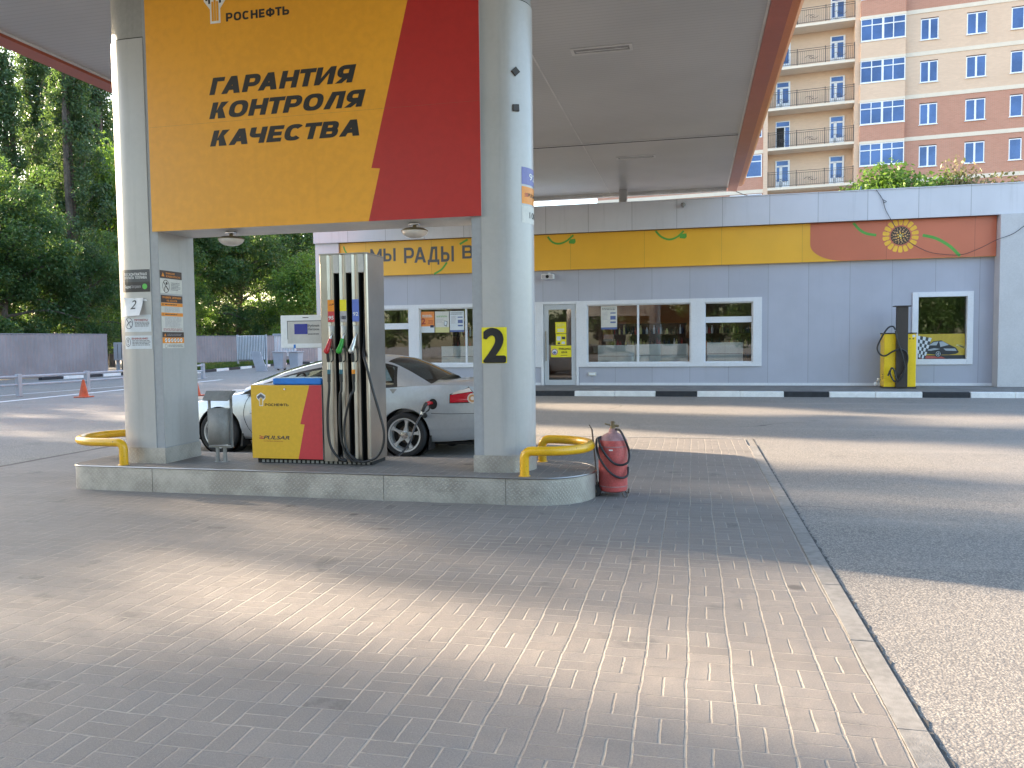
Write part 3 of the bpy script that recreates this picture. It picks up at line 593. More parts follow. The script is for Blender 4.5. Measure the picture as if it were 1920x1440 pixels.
for p in prof:
    if not pp or (abs(p[0]-pp[-1][0])+abs(p[1]-pp[-1][1])) > 1e-4: pp.append(p)
b.prism(pp, Z0, Z1, 'steelv', side='steelv'); b.box(PX0-.004, PX1+.004, PF-.004, PB+.004, Z1+.0005, Z1+.014, 'steel', .003); b.build('tower', fp, bevel=.002)
b = MB()
for a, c in slots: b.box(a+.001, c-.001, PF+.09, PF+.128, Z0+.01, 2.28, 'dark'); b.box(a+.0005, a+.003, PF+.02, PF+.128, Z0+.01, 2.28, 'dark'); b.box(c-.003, c-.0005, PF+.012, PF+.128, Z0+.01, 2.28, 'dark')
b.build('hose_slot', fp)
for a, c in slots:
    b = MB(); b.box(a-.003, c+.002, PF-.008, PF+.08, 2.28, Z1-.002, 'trim', .004); b.build('slot_cap', fp)
def fP(d): return lambda u, v: (u, PF-d, v)
stk = [(PX0+.085+.138*k+.002, PX0+.085+.138*k+.076) for k in range(3)]
for (a, c), (txt, bgc, tc, top) in zip(stk, (('95', 'cabred', 'white', 'storange'), ('100', 'stgrey', 'navy', 'black_yel'), ('92', 'stblue', 'white', 'stblue'))):
    b = MB(); b.box(a, c, PF-.004, PF-.001, 1.775, 2.005, bgc); b.rect(a, c, 1.885, 2.005, fP(.0046), top)
    text(b, txt, a+.008, c-.008, 1.80+.035*(txt == '92'), 1.838+.035*(txt == '92'), fP(.0052), tc, .03)
    if txt == '95':
        text(b, 'P', a+.045, a+.07, 1.945, 1.965, fP(.0052), 'ink', .03, .2)
        for q in range(3): b.rect(a+.012+.006*q, a+.042, 1.945+.007*q, 1.949+.007*q, fP(.0052), 'redprint')
    b.build('grade_sticker', fp, recalc=False)
def nozzle(k, col, ring2):
    a, c = stk[k]; xm = (a+c)/2-.002; y = PF-.03
    b = MB(); b.lathe([(.024, -.004), (.026, 0)], 'chrome', (xm+.006, PF-.001, 1.67), 'y', 20)
    vs = [(xm+.006+.019*cos(t), PF-.003, 1.67+.06*(sin(t))) for t in np.linspace(0, 2*pi, 24, endpoint=False)]; b.add(vs, [list(range(24))], 'dark')
    b.box(xm-.03, xm+.036, PF-.006, PF, 1.50, 1.735, 'steel', .004); b.build('holster', fp, recalc=False)
    b = MB(); b.tube(spline([(xm+.012, PF+.01, 1.665), (xm+.008, y+.006, 1.63), (xm, y-.01, 1.585)], 5), .010, 'alu', 10)      # spout
    b.tube(spline([(xm+.002, y-.008, 1.60), (xm-.008, y-.02, 1.54), (xm-.024, y-.036, 1.485)], 5), [.017+.012*i/10 for i in range(11)], col, 14)
    b.lathe([(.0, -.03), (.02, -.026), (.031, -.012), (.033, .0), (.026, .012), (0, .018)], 'alu' if col == 'alu' else col, (xm-.026, y-.036, 1.475), 'y', 20)
    b.tube(spline([(xm+.006, y-.004, 1.52), (xm+.03, y-.012, 1.46), (xm+.03, y-.014, 1.38), (xm+.008, y-.012, 1.36)], 5), .007, 'blackpl', 8)
    b.tube([(xm-.02, y-.03, 1.45), (xm-.018, y-.02, 1.36)], .016, 'blackpl', 12); b.build('nozzle', fp)
    b = MB(); x2 = xm-.017; y2 = y-.018
    for z0, z1, m_, r in ((1.355, 1.28, 'alu', .018), (1.28, 1.235, ring2, .019), (1.235, 1.15, 'rubber', .018)): b.tube([(x2, y2, z0), (x2, y2, z1)], r, m_, 14)
    b.build('swivel', fp); return (x2, y2, 1.15)
st0 = [nozzle(0, 'nozred', 'teal'), nozzle(1, 'nozgreen', 'teal'), nozzle(2, 'alu', 'storange')]
HY = PF-.055
hp = [[(614, 777), (616, 818), (623, 843), (637, 860), (649, 864)], [(637.5, 743), (637, 793), (641, 827), (648, 848), (660, 863), (670, 865)],
      [(657, 743), (647, 785), (646, 818), (653, 848), (671, 864), (688, 865), (707, 856), (718, 835), (720, 810), (713, 780), (700, 735), (689, 693)]]
for k in range(3):
    p = [st0[k], (st0[k][0], st0[k][1]-.005, 1.06)]+[PY(a, c, HY-.02*(k == 2)) for a, c in hp[k]]
    a, c = slots[k]; xm = (a+c)/2
    if k < 2: p += [(xm, PF+.02, Z0+.05), (xm, PF+.07, Z0+.09), (xm, PF+.08, Z0+.35)]
    else: p += [(xm+.015, PF-.02, 1.45), (xm, PF+.05, 1.62), (xm, PF+.07, 2.2)]
    b = MB(); b.tube(spline(p, 7), .0135, 'rubber', 10); b.build('hose', fp)
# display head beside the tower
b = MB(); b.box(-4.355, PX0+.004, 7.74, 7.95, 1.505, 1.86, 'whitepl', .008); b.build('display_head', fp)
dh = [x for x in bpy.data.objects if x.name.startswith('display_head')][0]
def fD(d): return lambda u, v: (u, 7.74-d, v)
b = MB(); b.box(-4.275, PX0-.004, 7.7395, 7.7405, 1.555, 1.80, 'trim'); b.rect(-4.275, -3.82, 1.793, 1.80, fD(.002), 'textgrey'); b.rect(-4.275, -4.268, 1.60, 1.80, fD(.002), 'textgrey')
b.rect(-4.19, -4.035, 1.655, 1.765, fD(.003), 'lcd')
text(b, 'Рублей', -4.03, -3.90, 1.727, 1.757, fD(.003), 'textgrey', .01); text(b, 'Литров', -4.03, -3.90, 1.690, 1.718, fD(.003), 'textgrey', .01); lines(b, -4.03, -3.90, 1.645, 1.665, 1, fD(.003), 'textgrey', .5)
for q in range(3): b.rect(-3.87, -3.835, 1.72+.022*q, 1.728+.022*q, fD(.003), 'textgrey')
lines(b, -4.09, -4.02, 1.825, 1.84, 1, fD(.001), 'ink', .6); b.rect(-4.205, -4.18, 1.505, 1.545, fD(.001), 'bluepl'); b.build('display_face', dh, recalc=False)
# hydraulic cabinet
CB0, CB1 = -4.635, PX0-.004
cb = MB().box(CB0, CB1, PF, PB-.02, .325, 1.115, 'binsteel', .006).build('cabinet', fp)
def fC(d): return lambda u, v: (u, PF-d, v)
L = CB1-CB0
def cu(f): return CB0+L*f
def cv(f): return .325+.79*f
b = MB(); b.poly([(cu(0.003), cv(.002)), (cu(.655), cv(.002)), (cu(.752), cv(.47)), (cu(.692), cv(.475)), (cu(.83), cv(.998)), (cu(.003), cv(.998))], fC(.003), 'cabyellow'); b.build('yellow_face', cb, recalc=False)
b = MB(); b.poly([(cu(.655), cv(.002)), (cu(.997), cv(.002)), (cu(.997), cv(.998)), (cu(.83), cv(.998)), (cu(.692), cv(.475)), (cu(.752), cv(.47))], fC(.003), 'cabred'); b.build('red_face', cb, recalc=False)
emblem(cb, cu(.085), cv(.715), .102, .145, fC(.004), fC(.005), fC(.005), 'navy', 'cabyellow')
b = MB(); text(b, 'РОСНЕФТЬ', cu(.20), cu(.535), cv(.715), cv(.75), fC(.0045), 'ink', .02); b.build('name_lettering', cb, recalc=False)
b = MB(); text(b, 'PULSAR', cu(.168), cu(.535), cv(.262), cv(.312), fC(.0045), 'navy', .025, .25); text(b, 'НА ПЕРВЫХ ОБОРОТАХ', cu(.165), cu(.44), cv(.231), cv(.243), fC(.0045), 'redprint')
for q, (o_, l_) in enumerate(((.105, .07), (.12, .06), (.10, .05), (.125, .05), (.105, .03))): b.rect(cu(o_), cu(o_+l_), cv(.265+.01*q), cv(.272+.01*q), fC(.0045), 'redprint' if q % 2 == 0 else 'cabred')
b.build('product_lettering', cb, recalc=False)
b = MB(); b.lathe([(.011, -.006), (.011, 0)], 'chrome', (cu(.485), PF-.003, cv(.945)), 'y', 16); b.build('lock', cb)
b = MB(); b.box(-4.40, -3.83, 7.62, 7.92, 1.117, 1.185, 'bluepl', .012); b.box(-4.38, -3.85, 7.64, 7.90, 1.183, 1.187, 'teal'); tag(b.build('tray', loc=(-4.1, 7.77, 1.117)), 'bright blue plastic tray lying on top of the yellow cabinet', 'tray')

# ------------------------------------------------------------------ bin on the island
tb = thing('litter_bin', 'small grey steel litter bin on two legs beside the notice column', 'litter bin', (-5.02, 7.62, IZ)); yb = 7.60
for x in (-5.16, -4.895):
    b = MB(); b.box(x-.012, x+.012, yb-.012, yb+.012, .44, 1.05, 'binsteel', .003); b.build('upright', tb)
b = MB(); b.prism([(yb-.085, .945), (yb+.06, 1.035), (yb+.065, 1.048), (yb-.01, 1.052), (yb-.095, .955)], -5.185, -4.872, 'binsteel', axis='x'); b.build('hood', tb, bevel=.003)
def half(u, v): a = pi*u; return (-5.028-.12*cos(a), yb-.02-.085*sin(a)**.6, .47+.385*v)
b = MB(); b.grid(half, 20, 1, 'binsteel'); b.box(-5.148, -4.908, yb-.02, yb-.012, .47, .86, 'binsteel'); b.build('bucket', tb, recalc=False, solid=.006)
b = MB(); b.box(-5.165, -4.89, yb-.03, yb+.03, .43, .452, 'binsteel', .003)
for q in range(12):
    pass
b.build('crossbar', tb)
for x in (-5.075, -4.985):
    b = MB(); b.box(x-.016, x+.016, yb-.014, yb+.014, IZ, .432, 'binsteel', .003); b.box(x-.035, x+.035, yb-.03, yb+.03, IZ, IZ+.006, 'binsteel'); b.build('leg', tb)

# ------------------------------------------------------------------ fire extinguisher on wheels
ex = thing('fire_extinguisher', 'faded red wheeled fire extinguisher with black hose standing on paving', 'fire extinguisher', (-.78, 7.80, 0)); ec = (-.775, 7.80, 0)
b = MB(); b.lathe([(.02, .055), (.115, .05), (.138, .065), (.143, .10), (.144, .54), (.139, .565)], 'redext', ec); b.build('cylinder', ex)
b = MB(); b.lathe([(.139, .5655), (.125, .585), (.085, .615), (.045, .635), (.038, .66), (.036, .675)], 'dust', ec); b.build('shoulder', ex)
b = MB(); b.lathe([(.028, .67), (.028, .70), (.018, .705), (.018, .73), (.03, .735), (.012, .75)], 'brass', ec, n=16); b.tube([(-.80, 7.79, .71), (-.85, 7.77, .725)], .009, 'brass', 8); b.tube([(-.77, 7.80, .705), (-.715, 7.79, .70)], .012, 'brass', 8); b.build('valve', ex)
for z in (.105, .50): MB().lathe([(.1455, z), (.1455, z+.009)], 'dust', ec).build('weld_band', ex)
b = MB(); b.tube([(-.93, 7.80, .10), (-.99, 7.83, .66), (-1.015, 7.84, .705), (-1.005, 7.78, .705), (-.975, 7.76, .66), (-.92, 7.72, .10)], .006, 'wire', 8); b.build('handle', ex)
for y in (7.69, 7.86):
    b = MB(); b.lathe([(.02, -.016), (.055, -.018), (.062, -.008), (.062, .008), (.055, .018), (.02, .016)], 'rubber', (-.945, y, .062), 'y', 28); wv = b.build('wheel', ex)
    MB().lathe([(.0, -.021), (.022, -.02), (.022, .02), (0, .021)], 'wire', (-.945, y, .062), 'y', 16).build('hub', wv)
MB().tube([(-.945, 7.66, .062), (-.945, 7.89, .062)], .006, 'wire', 8).build('axle', ex)
b = MB(); b.tube(spline([(-.68, 7.70, .06), (-.655, 7.69, .012), (-.63, 7.70, .012), (-.625, 7.72, .06)], 5), .006, 'wire', 8); b.build('foot_frame', ex); b = MB(); b.tube(spline([(-.68, 7.90, .06), (-.655, 7.91, .012), (-.63, 7.90, .012), (-.625, 7.88, .06)], 5), .006, 'wire', 8); b.build('foot_frame', ex)
def EP(z, px): return Vector((-.775+.0053*(px-1148), 7.64, z))
def hosepath(pts):
    out = []
    for px, py, d in pts: out.append(PY(px, py, 7.80-d))
    return spline(out, 7)
b = MB(); b.tube(hosepath([(1155, 805, .02), (1163, 808, .06), (1172, 825, .10), (1180, 848, .05), (1178, 866, .14), (1165, 872, .172), (1150, 868, .175), (1135, 852, .17), (1124, 832, .13), (1122, 822, .07), (1127, 819, .02)]), .0115, 'rubber', 10)
b.tube(hosepath([(1127, 819, .0), (1119, 824, .06), (1119, 840, .10), (1124, 858, .16), (1138, 880, .172), (1154, 893, .175), (1168, 896, .15), (1177, 890, .10), (1178, 876, .03)]), .0115, 'rubber', 10); b.build('hose', ex)
b = MB(); z = .535
for k in range(6):
    a = -pi/2-.18+.055*k
    if k < 5: b.add([(ec[0]+.1456*cos(q), ec[1]+.1456*sin(q), zz) for q, zz in ((a, .468), (a+.055, .468), (a+.055, .482), (a, .482))], [(0, 1, 2, 3)], 'white')
b.build('rating_plate', ex, recalc=False)

# ------------------------------------------------------------------ notices on the columns
def colmap(xc, sgn):                      # flat front, then wrapped round the column's half round end
    def mk(y):
        def f(u, v):
            d = 7.38-y; s = (xc-u)*sgn
            if s <= 0: return (u, y, v)
            a = s/.31; return (xc-sgn*(.31+d)*sin(a), 7.69-(.31+d)*cos(a), v)
        f.curved = 1; return f
    return mk
fN = colmap(-5.91, 1); fN2 = colmap(-1.85, -1)
YN = 7.377
def notice(name, label, u0, u1, v0, v1, base, fill, y=YN, fn=None):
    f = fn or fN; b = MB(); n = len(b.v)
    b.rect(u0, u1, v0, v1, f(y), base); b.rect(u0+.001, u1-.001, v0+.001, v1-.001, f(y+.0015 if fn is None else y-.0015), base)
    fill(b, lambda d: f(y-d if fn is None else y+d))
    o = b.build(name, loc=(0, 0, 0), recalc=False); c = f(y)((u0+u1)/2, v0)
    o.data.transform(Matrix.Translation(-Vector(c))); o.location = c; o['_o'] = tuple(c); return tag(o, label, 'notice')
def fill1(b, f):
    text(b, 'БЕСКОНТАКТНАЯ', -6.0, -5.715, 2.305, 2.335, f(.001), 'white', .02); text(b, 'ОПЛАТА ТОПЛИВА', -6.0, -5.715, 2.27, 2.298, f(.001), 'white', .02)
    b.rect(-6.045, -5.68, 2.13, 2.238, f(.0005), 'ink')
    text(b, 'Яндекс', -6.0, -5.915, 2.165, 2.205, f(.001), 'white', .01); text(b, 'Заправки', -5.91, -5.795, 2.165, 2.207, f(.001), 'stgrey', .0); disc(b, -5.745, 2.187, .03, .03, f(.001), 'lime')
notice('notice', 'dark contactless payment notice with a green dot', -6.045, -5.68, 2.13, 2.37, 'stdark', fill1)
def fill2(b, f):
    ringd(b, -5.965, 1.795, .055, .062, .006, f(.001), 'navy'); b.poly([(-6.0, 1.838), (-5.994, 1.844), (-5.93, 1.752), (-5.936, 1.746)], f(.0012), 'navy')
    strip(b, [(-5.99, 1.765), (-5.985, 1.785), (-5.965, 1.79), (-5.95, 1.81), (-5.935, 1.815), (-5.93, 1.80)], .009, f(.0011), 'navy')
    text(b, 'ПРОВЕРЬ!', -5.89, -5.72, 1.815, 1.838, f(.001), 'redprint', .02); lines(b, -5.885, -5.70, 1.755, 1.81, 4, f(.001), 'textgrey', .45, 3)
notice('notice', 'white notice with crossed out nozzle sign, beneath the loose paper sheet', -6.035, -5.682, 1.70, 1.885, 'sheet', fill2)
def fill3(b, f):
    ringd(b, -5.985, 1.59, .04, .05, .006, f(.001), 'navy'); b.poly([(-5.994, 1.62), (-5.976, 1.62), (-5.981, 1.58), (-5.989, 1.58)], f(.001), 'navy'); disc(b, -5.985, 1.565, .007, .007, f(.001), 'navy', 12)
    text(b, 'ВНИМАНИЕ!', -5.93, -5.73, 1.617, 1.638, f(.001), 'redprint', .02); lines(b, -5.925, -5.695, 1.55, 1.612, 4, f(.001), 'textgrey', .45, 5)
notice('notice', 'white notice with an exclamation mark, lowest on the pale column front', -6.035, -5.682, 1.515, 1.66, 'sheet', fill3)
# loose sheet with a 2, peeling off at the foot
def pap(u, v):
    x = -6.005+.245*u+.035*v*(1-u)*.6-.02*(1-v); z = 1.865+.20*v+.012*(1-v)*u; y = 7.372-.055*(1-v)**1.4*(.6+.4*u)-.012*sin(6*u+2)*(v > .6)*(v-.6)*2
    q = fN(7.38)(x, z); nx_ = Vector((q[0]+5.91, q[1]-7.69, 0)).normalized() if x < -5.91 else Vector((0, -1, 0)); d = 7.38-y; return (q[0]+nx_.x*d, q[1]+nx_.y*d, z)
b = MB(); b.grid(pap, 14, 12, 'paper')
v_, f_ = glyphs('2', .0); b.add([(lambda q: (q[0], q[1]-.0025, q[2]))(pap(.40+.27*p[0], .38+.50*p[1])) for p in v_], f_, 'ink')
b.add([(-6.02, 7.374, 2.07), (-5.73, 7.374, 2.05), (-5.72, 7.374, 2.03), (-6.0, 7.374, 2.045)], [(0, 1, 2, 3)], 'paper')
tag(b.build('paper_sheet', loc=(-5.9, 7.37, 1.865), recalc=False), 'loose white paper sheet printed with a 2, taped on column', 'paper sheet')
# notices on the inner face of that column (facing +x)
XI = -5.5655
def fI(x): return lambda u, v: (x, u, v)
def tri(b, u, v, s, f, m): b.poly([(u-s, v-s*.8), (u+s, v-s*.8), (u, v+s)], f, m)
def fill4(b, f):
    b.rect(7.39, 7.76, 2.275, 2.36, f(.0006), 'stbrown'); tri(b, 7.44, 2.315, .026, f(.001), 'storange')
    text(b, 'ВНИМАНИЕ', 7.49, 7.64, 2.322, 2.342, f(.001), 'storange', .02); text(b, 'ВЗРЫВООПАСНО', 7.49, 7.73, 2.29, 2.31, f(.001), 'storange', .02)
    ringd(b, 7.485, 2.19, .058, .07, .007, f(.001), 'stbrown'); b.poly([(7.44, 2.235), (7.448, 2.243), (7.53, 2.148), (7.522, 2.14)], f(.0012), 'stbrown'); disc(b, 7.497, 2.222, .016, .016, f(.001), 'stbrown', 14)
    strip(b, [(7.46, 2.14), (7.465, 2.18), (7.49, 2.19), (7.52, 2.16)], .012, f(.001), 'stbrown'); lines(b, 7.57, 7.73, 2.15, 2.24, 6, f(.001), 'textgrey', .4, 7)
notice('notice', 'cream notice with a no smoking circle under a brown heading', 7.39, 7.76, 2.115, 2.36, 'pink', fill4, XI, fI)
def fill5(b, f):
    b.rect(7.395, 7.76, 2.015, 2.095, f(.0006), 'stbrown'); text(b, 'ПРАВИЛА ЗАПРАВКИ', 7.42, 7.735, 2.06, 2.082, f(.001), 'storange', .02); text(b, 'НА АЗС/АЗК', 7.49, 7.665, 2.026, 2.048, f(.001), 'storange', .02)
    for v in (1.975, 1.868):
        b.rect(7.395, 7.76, v, v+.038, f(.0006), 'storange'); text(b, '1' if v > 1.9 else '2', 7.42, 7.43, v+.008, v+.03, f(.001), 'ink'); lines(b, 7.455, 7.68, v+.01, v+.03, 1, f(.001), 'stbrown', .5, 2)
    lines(b, 7.45, 7.735, 1.915, 1.97, 5, f(.001), 'stgrey', .5, 9); lines(b, 7.45, 7.735, 1.745, 1.862, 10, f(.001), 'stgrey', .5, 11); lines(b, 7.42, 7.75, 1.707, 1.738, 3, f(.001), 'redprint', .4, 13)
notice('notice', 'tall cream refuelling rules notice with two orange stripes', 7.395, 7.76, 1.70, 2.095, 'pink', fill5, XI, fI)
def fill6(b, f):
    b.rect(7.40, 7.765, 1.638, 1.695, f(.0006), 'stbrown'); tri(b, 7.445, 1.665, .018, f(.001), 'storange'); lines(b, 7.48, 7.73, 1.65, 1.68, 2, f(.001), 'stgrey', .3, 4)
    b.rect(7.40, 7.765, 1.575, 1.637, f(.0006), 'storange')
    for q in range(6): disc(b, 7.455+.052*q, 1.606, .02, .022, f(.001), 'white', 16); strip(b, [(7.445+.052*q, 1.60), (7.462+.052*q, 1.615)], .008, f(.0015), 'stbrown')
    ringd(b, 7.455, 1.545, .02, .022, .003, f(.001), 'stbrown'); lines(b, 7.49, 7.745, 1.53, 1.56, 3, f(.001), 'textgrey', .4, 8)
notice('notice', 'small brown and orange notice with a row of round pictograms', 7.40, 7.765, 1.52, 1.695, 'pink', fill6, XI, fI)
# number 2 on the other column
b = MB(); b.rect(-2.0, -1.752, 1.342, 1.69, fN2(7.3775), 'black_yel'); b.rect(-1.999, -1.753, 1.343, 1.689, fN2(7.379), 'black_yel'); v_, f_ = glyphs('2', .035)
text(b, '2', -1.988, -1.762, 1.346, 1.683, fN2(7.371), 'ink', .05)
tag(b.build('number_sign', loc=(-1.876, 7.378, 1.342), recalc=False), 'yellow square sign with a bold black 2 on the plain column', 'number sign')
# grade stickers wrapped round that column's outer side
xc_ = -1.85
def fW(d): return lambda a, v: (xc_+(.31+d)*sin(a), 7.69-(.31+d)*cos(a), v)
def wrap_sticker(label, v0, v1, base, fill):
    b = MB(); a0, a1 = radians(50), radians(104)
    for k in range(12): b.rect(a0+(a1-a0)*k/12, a0+(a1-a0)*(k+1)/12, v0, v1, fW(.002), base)
    fill(b); c = Vector(fW(.002)((a0+a1)/2, v0)); o = b.build('grade_sign', loc=c, recalc=False); tag(o, label, 'grade sign', 'fuel grade stickers down the column')
R_ = radians
wrap_sticker('purple fuel grade sticker with a white 92, highest of its stack', 3.07, 3.235, 'purple', lambda b: text(b, '92', R_(70), R_(98), 3.12, 3.185, fW(.003), 'white', .03))
def fo(b):
    text(b, 'PULSAR', R_(66), R_(100), 2.955, 2.99, fW(.003), 'ink', .03, .2)
    for q in range(4): b.rect(R_(56+2*(q % 2)), R_(66), 2.953+.01*q, 2.959+.01*q, fW(.003), 'redprint')
wrap_sticker('orange fuel grade sticker between the purple and grey ones', 2.885, 3.05, 'storange', fo)
wrap_sticker('grey fuel grade sticker with a black 100', 2.70, 2.865, 'pink', lambda b: text(b, '100', R_(70), R_(100), 2.75, 2.81, fW(.003), 'ink', .02))
for k, (z, rot, lab) in enumerate(((4.12, .75, 'upper dark square peg, tilted, on the plain column'), (3.78, .05, 'lower dark square peg on the plain column, upright'))):
    b = MB(); c = Vector((-1.655, 7.452, z)); q = .032
    n_ = Vector((.53, -.85, 0)).normalized(); e_ = Vector((.85, .53, 0)).normalized(); u_ = Vector((0, 0, 1))
    ee, uu = e_*cos(rot)+u_*sin(rot), u_*cos(rot)-e_*sin(rot); vs = [c+ee*(sx*q)+uu*(sy*q)+n_*d for d in (-.03, .022) for sx, sy in ((-1, -1), (1, -1), (1, 1), (-1, 1))]
    b.add(vs, [(0, 1, 2, 3), (4, 5, 6, 7), (0, 1, 5, 4), (1, 2, 6, 5), (2, 3, 7, 6), (3, 0, 4, 7)], 'vacbrown'); tag(b.build('peg', loc=c, bevel=.003), lab, 'peg')
# ------------------------------------------------------------------ silver car
CY, CW = 10.86, .90
car = thing('parked_car', 'silver saloon car being refuelled on the far side of the pump', 'car', (-5.07, CY, 0))
stn = [(-7.56, .52, .30, .50, .53), (-7.50, .68, .24, .58, .62), (-7.36, .80, .20, .645, .70), (-7.05, .87, .18, .71, .775), (-6.62, .90, .18, .79, .845), (-6.30, .90, .18, .845, .895), (-6.12, .90, .18, .865, .90),
       (-5.8, .90, .17, .875, .86), (-5.2, .905, .17, .895, .87), (-4.5, .905, .17, .92, .89), (-4.0, .90, .18, .945, .92), (-3.62, .90, .18, .965, .985), (-3.3, .89, .19, .975, 1.03), (-3.0, .87, .21, .97, 1.035), (-2.76, .83, .24, .93, 1.02), (-2.64, .77, .27, .84, .96), (-2.575, .66, .33, .70, .78)]
sx_ = np.array([s[0] for s in stn])
def cubic(xs, ys, x):
    i = int(np.clip(np.searchsorted(xs, x)-1, 0, len(xs)-2)); h = xs[i+1]-xs[i]; t = (x-xs[i])/h
    def sl_(k):
        if k == 0: return (ys[1]-ys[0])/(xs[1]-xs[0])
        if k == len(xs)-1: return (ys[-1]-ys[-2])/(xs[-1]-xs[-2])
        return (ys[k+1]-ys[k-1])/(xs[k+1]-xs[k-1])
    return (2*t**3-3*t*t+1)*ys[i]+(t**3-2*t*t+t)*h*sl_(i)+(-2*t**3+3*t*t)*ys[i+1]+(t**3-t*t)*h*sl_(i+1)
def section(x):
    w_, zb, zs, zt = [cubic(sx_, np.array([s[k] for s in stn]), x) for k in (1, 2, 3, 4)]
    H = zs-zb
    key = [(0, zb), (.72*w_, zb), (.90*w_, zb+.02), (.955*w_, zb+.10*H), (.975*w_, zb+.20*H), (.985*w_, zb+.235*H), (w_, zb+.27*H), (1.0*w_, zb+.55*H), (.988*w_, zb+.75*H), (.968*w_, zb+.90*H), (.945*w_, zs), (.90*w_, zs+.25*(zt-zs)+.004), (.70*w_, zs+.72*(zt-zs)), (.4*w_, zs+.93*(zt-zs)), (0, zt)]
    return key
nx = 110; xsec = [stn[0][0]+(stn[-1][0]-stn[0][0])*(.5-.5*cos(pi*(i/nx)))*.35+(stn[-1][0]-stn[0][0])*.65*i/nx for i in range(nx+1)]
vs, fs = [], []
for x in xsec:
    k = section(x); vs += [(x, CY-a, z) for a, z in k]+[(x, CY+a, z) for a, z in k[-2:0:-1]]
n_ = len(vs)//(nx+1)
for i in range(nx): fs += [[i*n_+j, i*n_+(j+1) % n_, (i+1)*n_+(j+1) % n_, (i+1)*n_+j] for j in range(n_)]
fs += [list(range(n_))[::-1], [nx*n_+j for j in range(n_)]]
body = MB().add(vs, fs, 'carpaint', True).build('body', car)
AX = (-6.62, -3.80); WR, WZ = .302, .302
cut = MB()
for x in AX:
    for y0, y1 in ((CY-1.1, CY-.62), (CY+.62, CY+1.1)): cut.lathe([(.352, y0), (.352, y1)], 'dark', (x, 0, WZ+.012), 'y', 48)
co_ = cut.build('cutter', loc=(-5.07, CY, 0)); bo = body.modifiers.new('b', 'BOOLEAN'); bo.operation = 'DIFFERENCE'; bo.solver = 'EXACT'; bo.object = co_
bpy.context.view_layer.update(); dg = bpy.context.evaluated_depsgraph_get(); me = bpy.data.meshes.new_from_object(body.evaluated_get(dg)); body.modifiers.clear(); body.data = me
bpy.data.objects.remove(co_); me.set_sharp_from_angle(angle=radians(40))
bt = bmesh.new(); bt.from_mesh(me); off = Vector(car['_o'])
for v in bt.verts: v.co += off
BV = BVHTree.FromBMesh(bt)
def on(x, z, d=.004):
    h = BV.ray_cast(Vector((x, CY-2, z)), Vector((0, 1, 0)))
    if h[0] is None: return Vector((x, CY-.8, z))
    nn = h[1] if h[1].y < 0 else -h[1]
    return h[0]+nn*d
# greenhouse between two side rails and the belt line
RAIL = spline([(-6.24, .79, .925), (-5.80, .73, 1.09), (-5.40, .675, 1.215), (-5.02, .635, 1.295), (-4.55, .615, 1.325), (-4.15, .605, 1.295), (-3.86, .64, 1.19), (-3.46, .72, .985)], 10)
BELT = spline([(-6.24, .83, .845), (-5.7, .86, .868), (-5.0, .87, .90), (-4.4, .865, .925), (-3.9, .86, .955), (-3.46, .83, .972)], 14)
def along(pts, t): f = t*(len(pts)-1); i = min(int(f), len(pts)-2); return pts[i].lerp(pts[i+1], f-i)
def railp(t): return along(RAIL, t)
def beltp(t): return along(BELT, t)
NT_ = 84; tA, tC = 3.05/7, 5.05/7
parts = {}
def cell(nm): return parts.setdefault(nm, MB())
for sgn in (-1, 1):
    def sp(t, v):
        a, b_ = beltp(t), railp(t); p = a.lerp(b_, v); return (p.x, CY+sgn*(p.y+.018*sin(pi*v)), p.z)
    for i in range(NT_):
        t0, t1 = i/NT_, (i+1)/NT_; tm = (t0+t1)/2
        for j in range(12):
            v0, v1 = j/12, (j+1)/12; vm = (v0+v1)/2; hgt = (railp(tm)-beltp(tm)).length; dtop = (1-vm)*hgt; dbot = vm*hgt
            slope = .10 if tm < tA else .07
            if tm > .80 or dtop < slope*.62: nm = 'pillar'
            elif dtop < slope or dbot < .022 or .515 < tm < .545 or tm > .775 or tm < .05: nm = 'window_trim'
            else: nm = 'side_glass'
            cell((nm, sgn, (tm > .53) if nm == 'side_glass' else 0)).add([sp(t0, v0), sp(t1, v0), sp(t1, v1), sp(t0, v1)], [(0, 1, 2, 3)], {'pillar': 'carpaint', 'window_trim': 'blackpl', 'side_glass': 'carglass'}[nm], True)
def top(t, v):
    p = railp(t); q = railp(min(t+.02, 1))-railp(max(t-.02, 0)); nrm = Vector((-q.z, 0, q.x)).normalized(); bulge = .06+.07*(t < tA)*(1-t/tA)+.05*max(0, (t-tC)/(1-tC))
    k = 1-(2*v-1)**2; r = Vector((p.x, CY-p.y+2*p.y*v, p.z))+nrm*bulge*k; return tuple(r)
for nm, a, b_, m_ in (('windscreen', .02, tA, 'carglass'), ('roof', tA, tC, 'carpaint'), ('rear_window', tC, 1, 'darkglass')):
    MB().grid(lambda u, v: top(a+(b_-a)*u, v), 24, 20, m_).build(nm, car)
b = MB().grid(lambda u, v: (-6.0+2.4*u, CY-.76+1.52*v, .875+.06*u), 4, 4, 'interior').build('cabin_floor', car)
for (nm, sgn, _), mb in sorted(parts.items()): mb.build(nm, car, recalc=False)
for y in (CY-.38, CY+.38):
    b = MB(); b.box(-5.05, -4.9, y-.23, y+.23, .86, 1.08, 'interior', .05); b.box(-5.02, -4.93, y-.12, y+.12, 1.07, 1.2, 'interior', .04); b.build('seat', car)
b = MB(); b.box(-5.52, -5.44, CY-.12, CY+.12, 1.16, 1.205, 'blackpl', .012); b.build('rear_view_mirror', car)
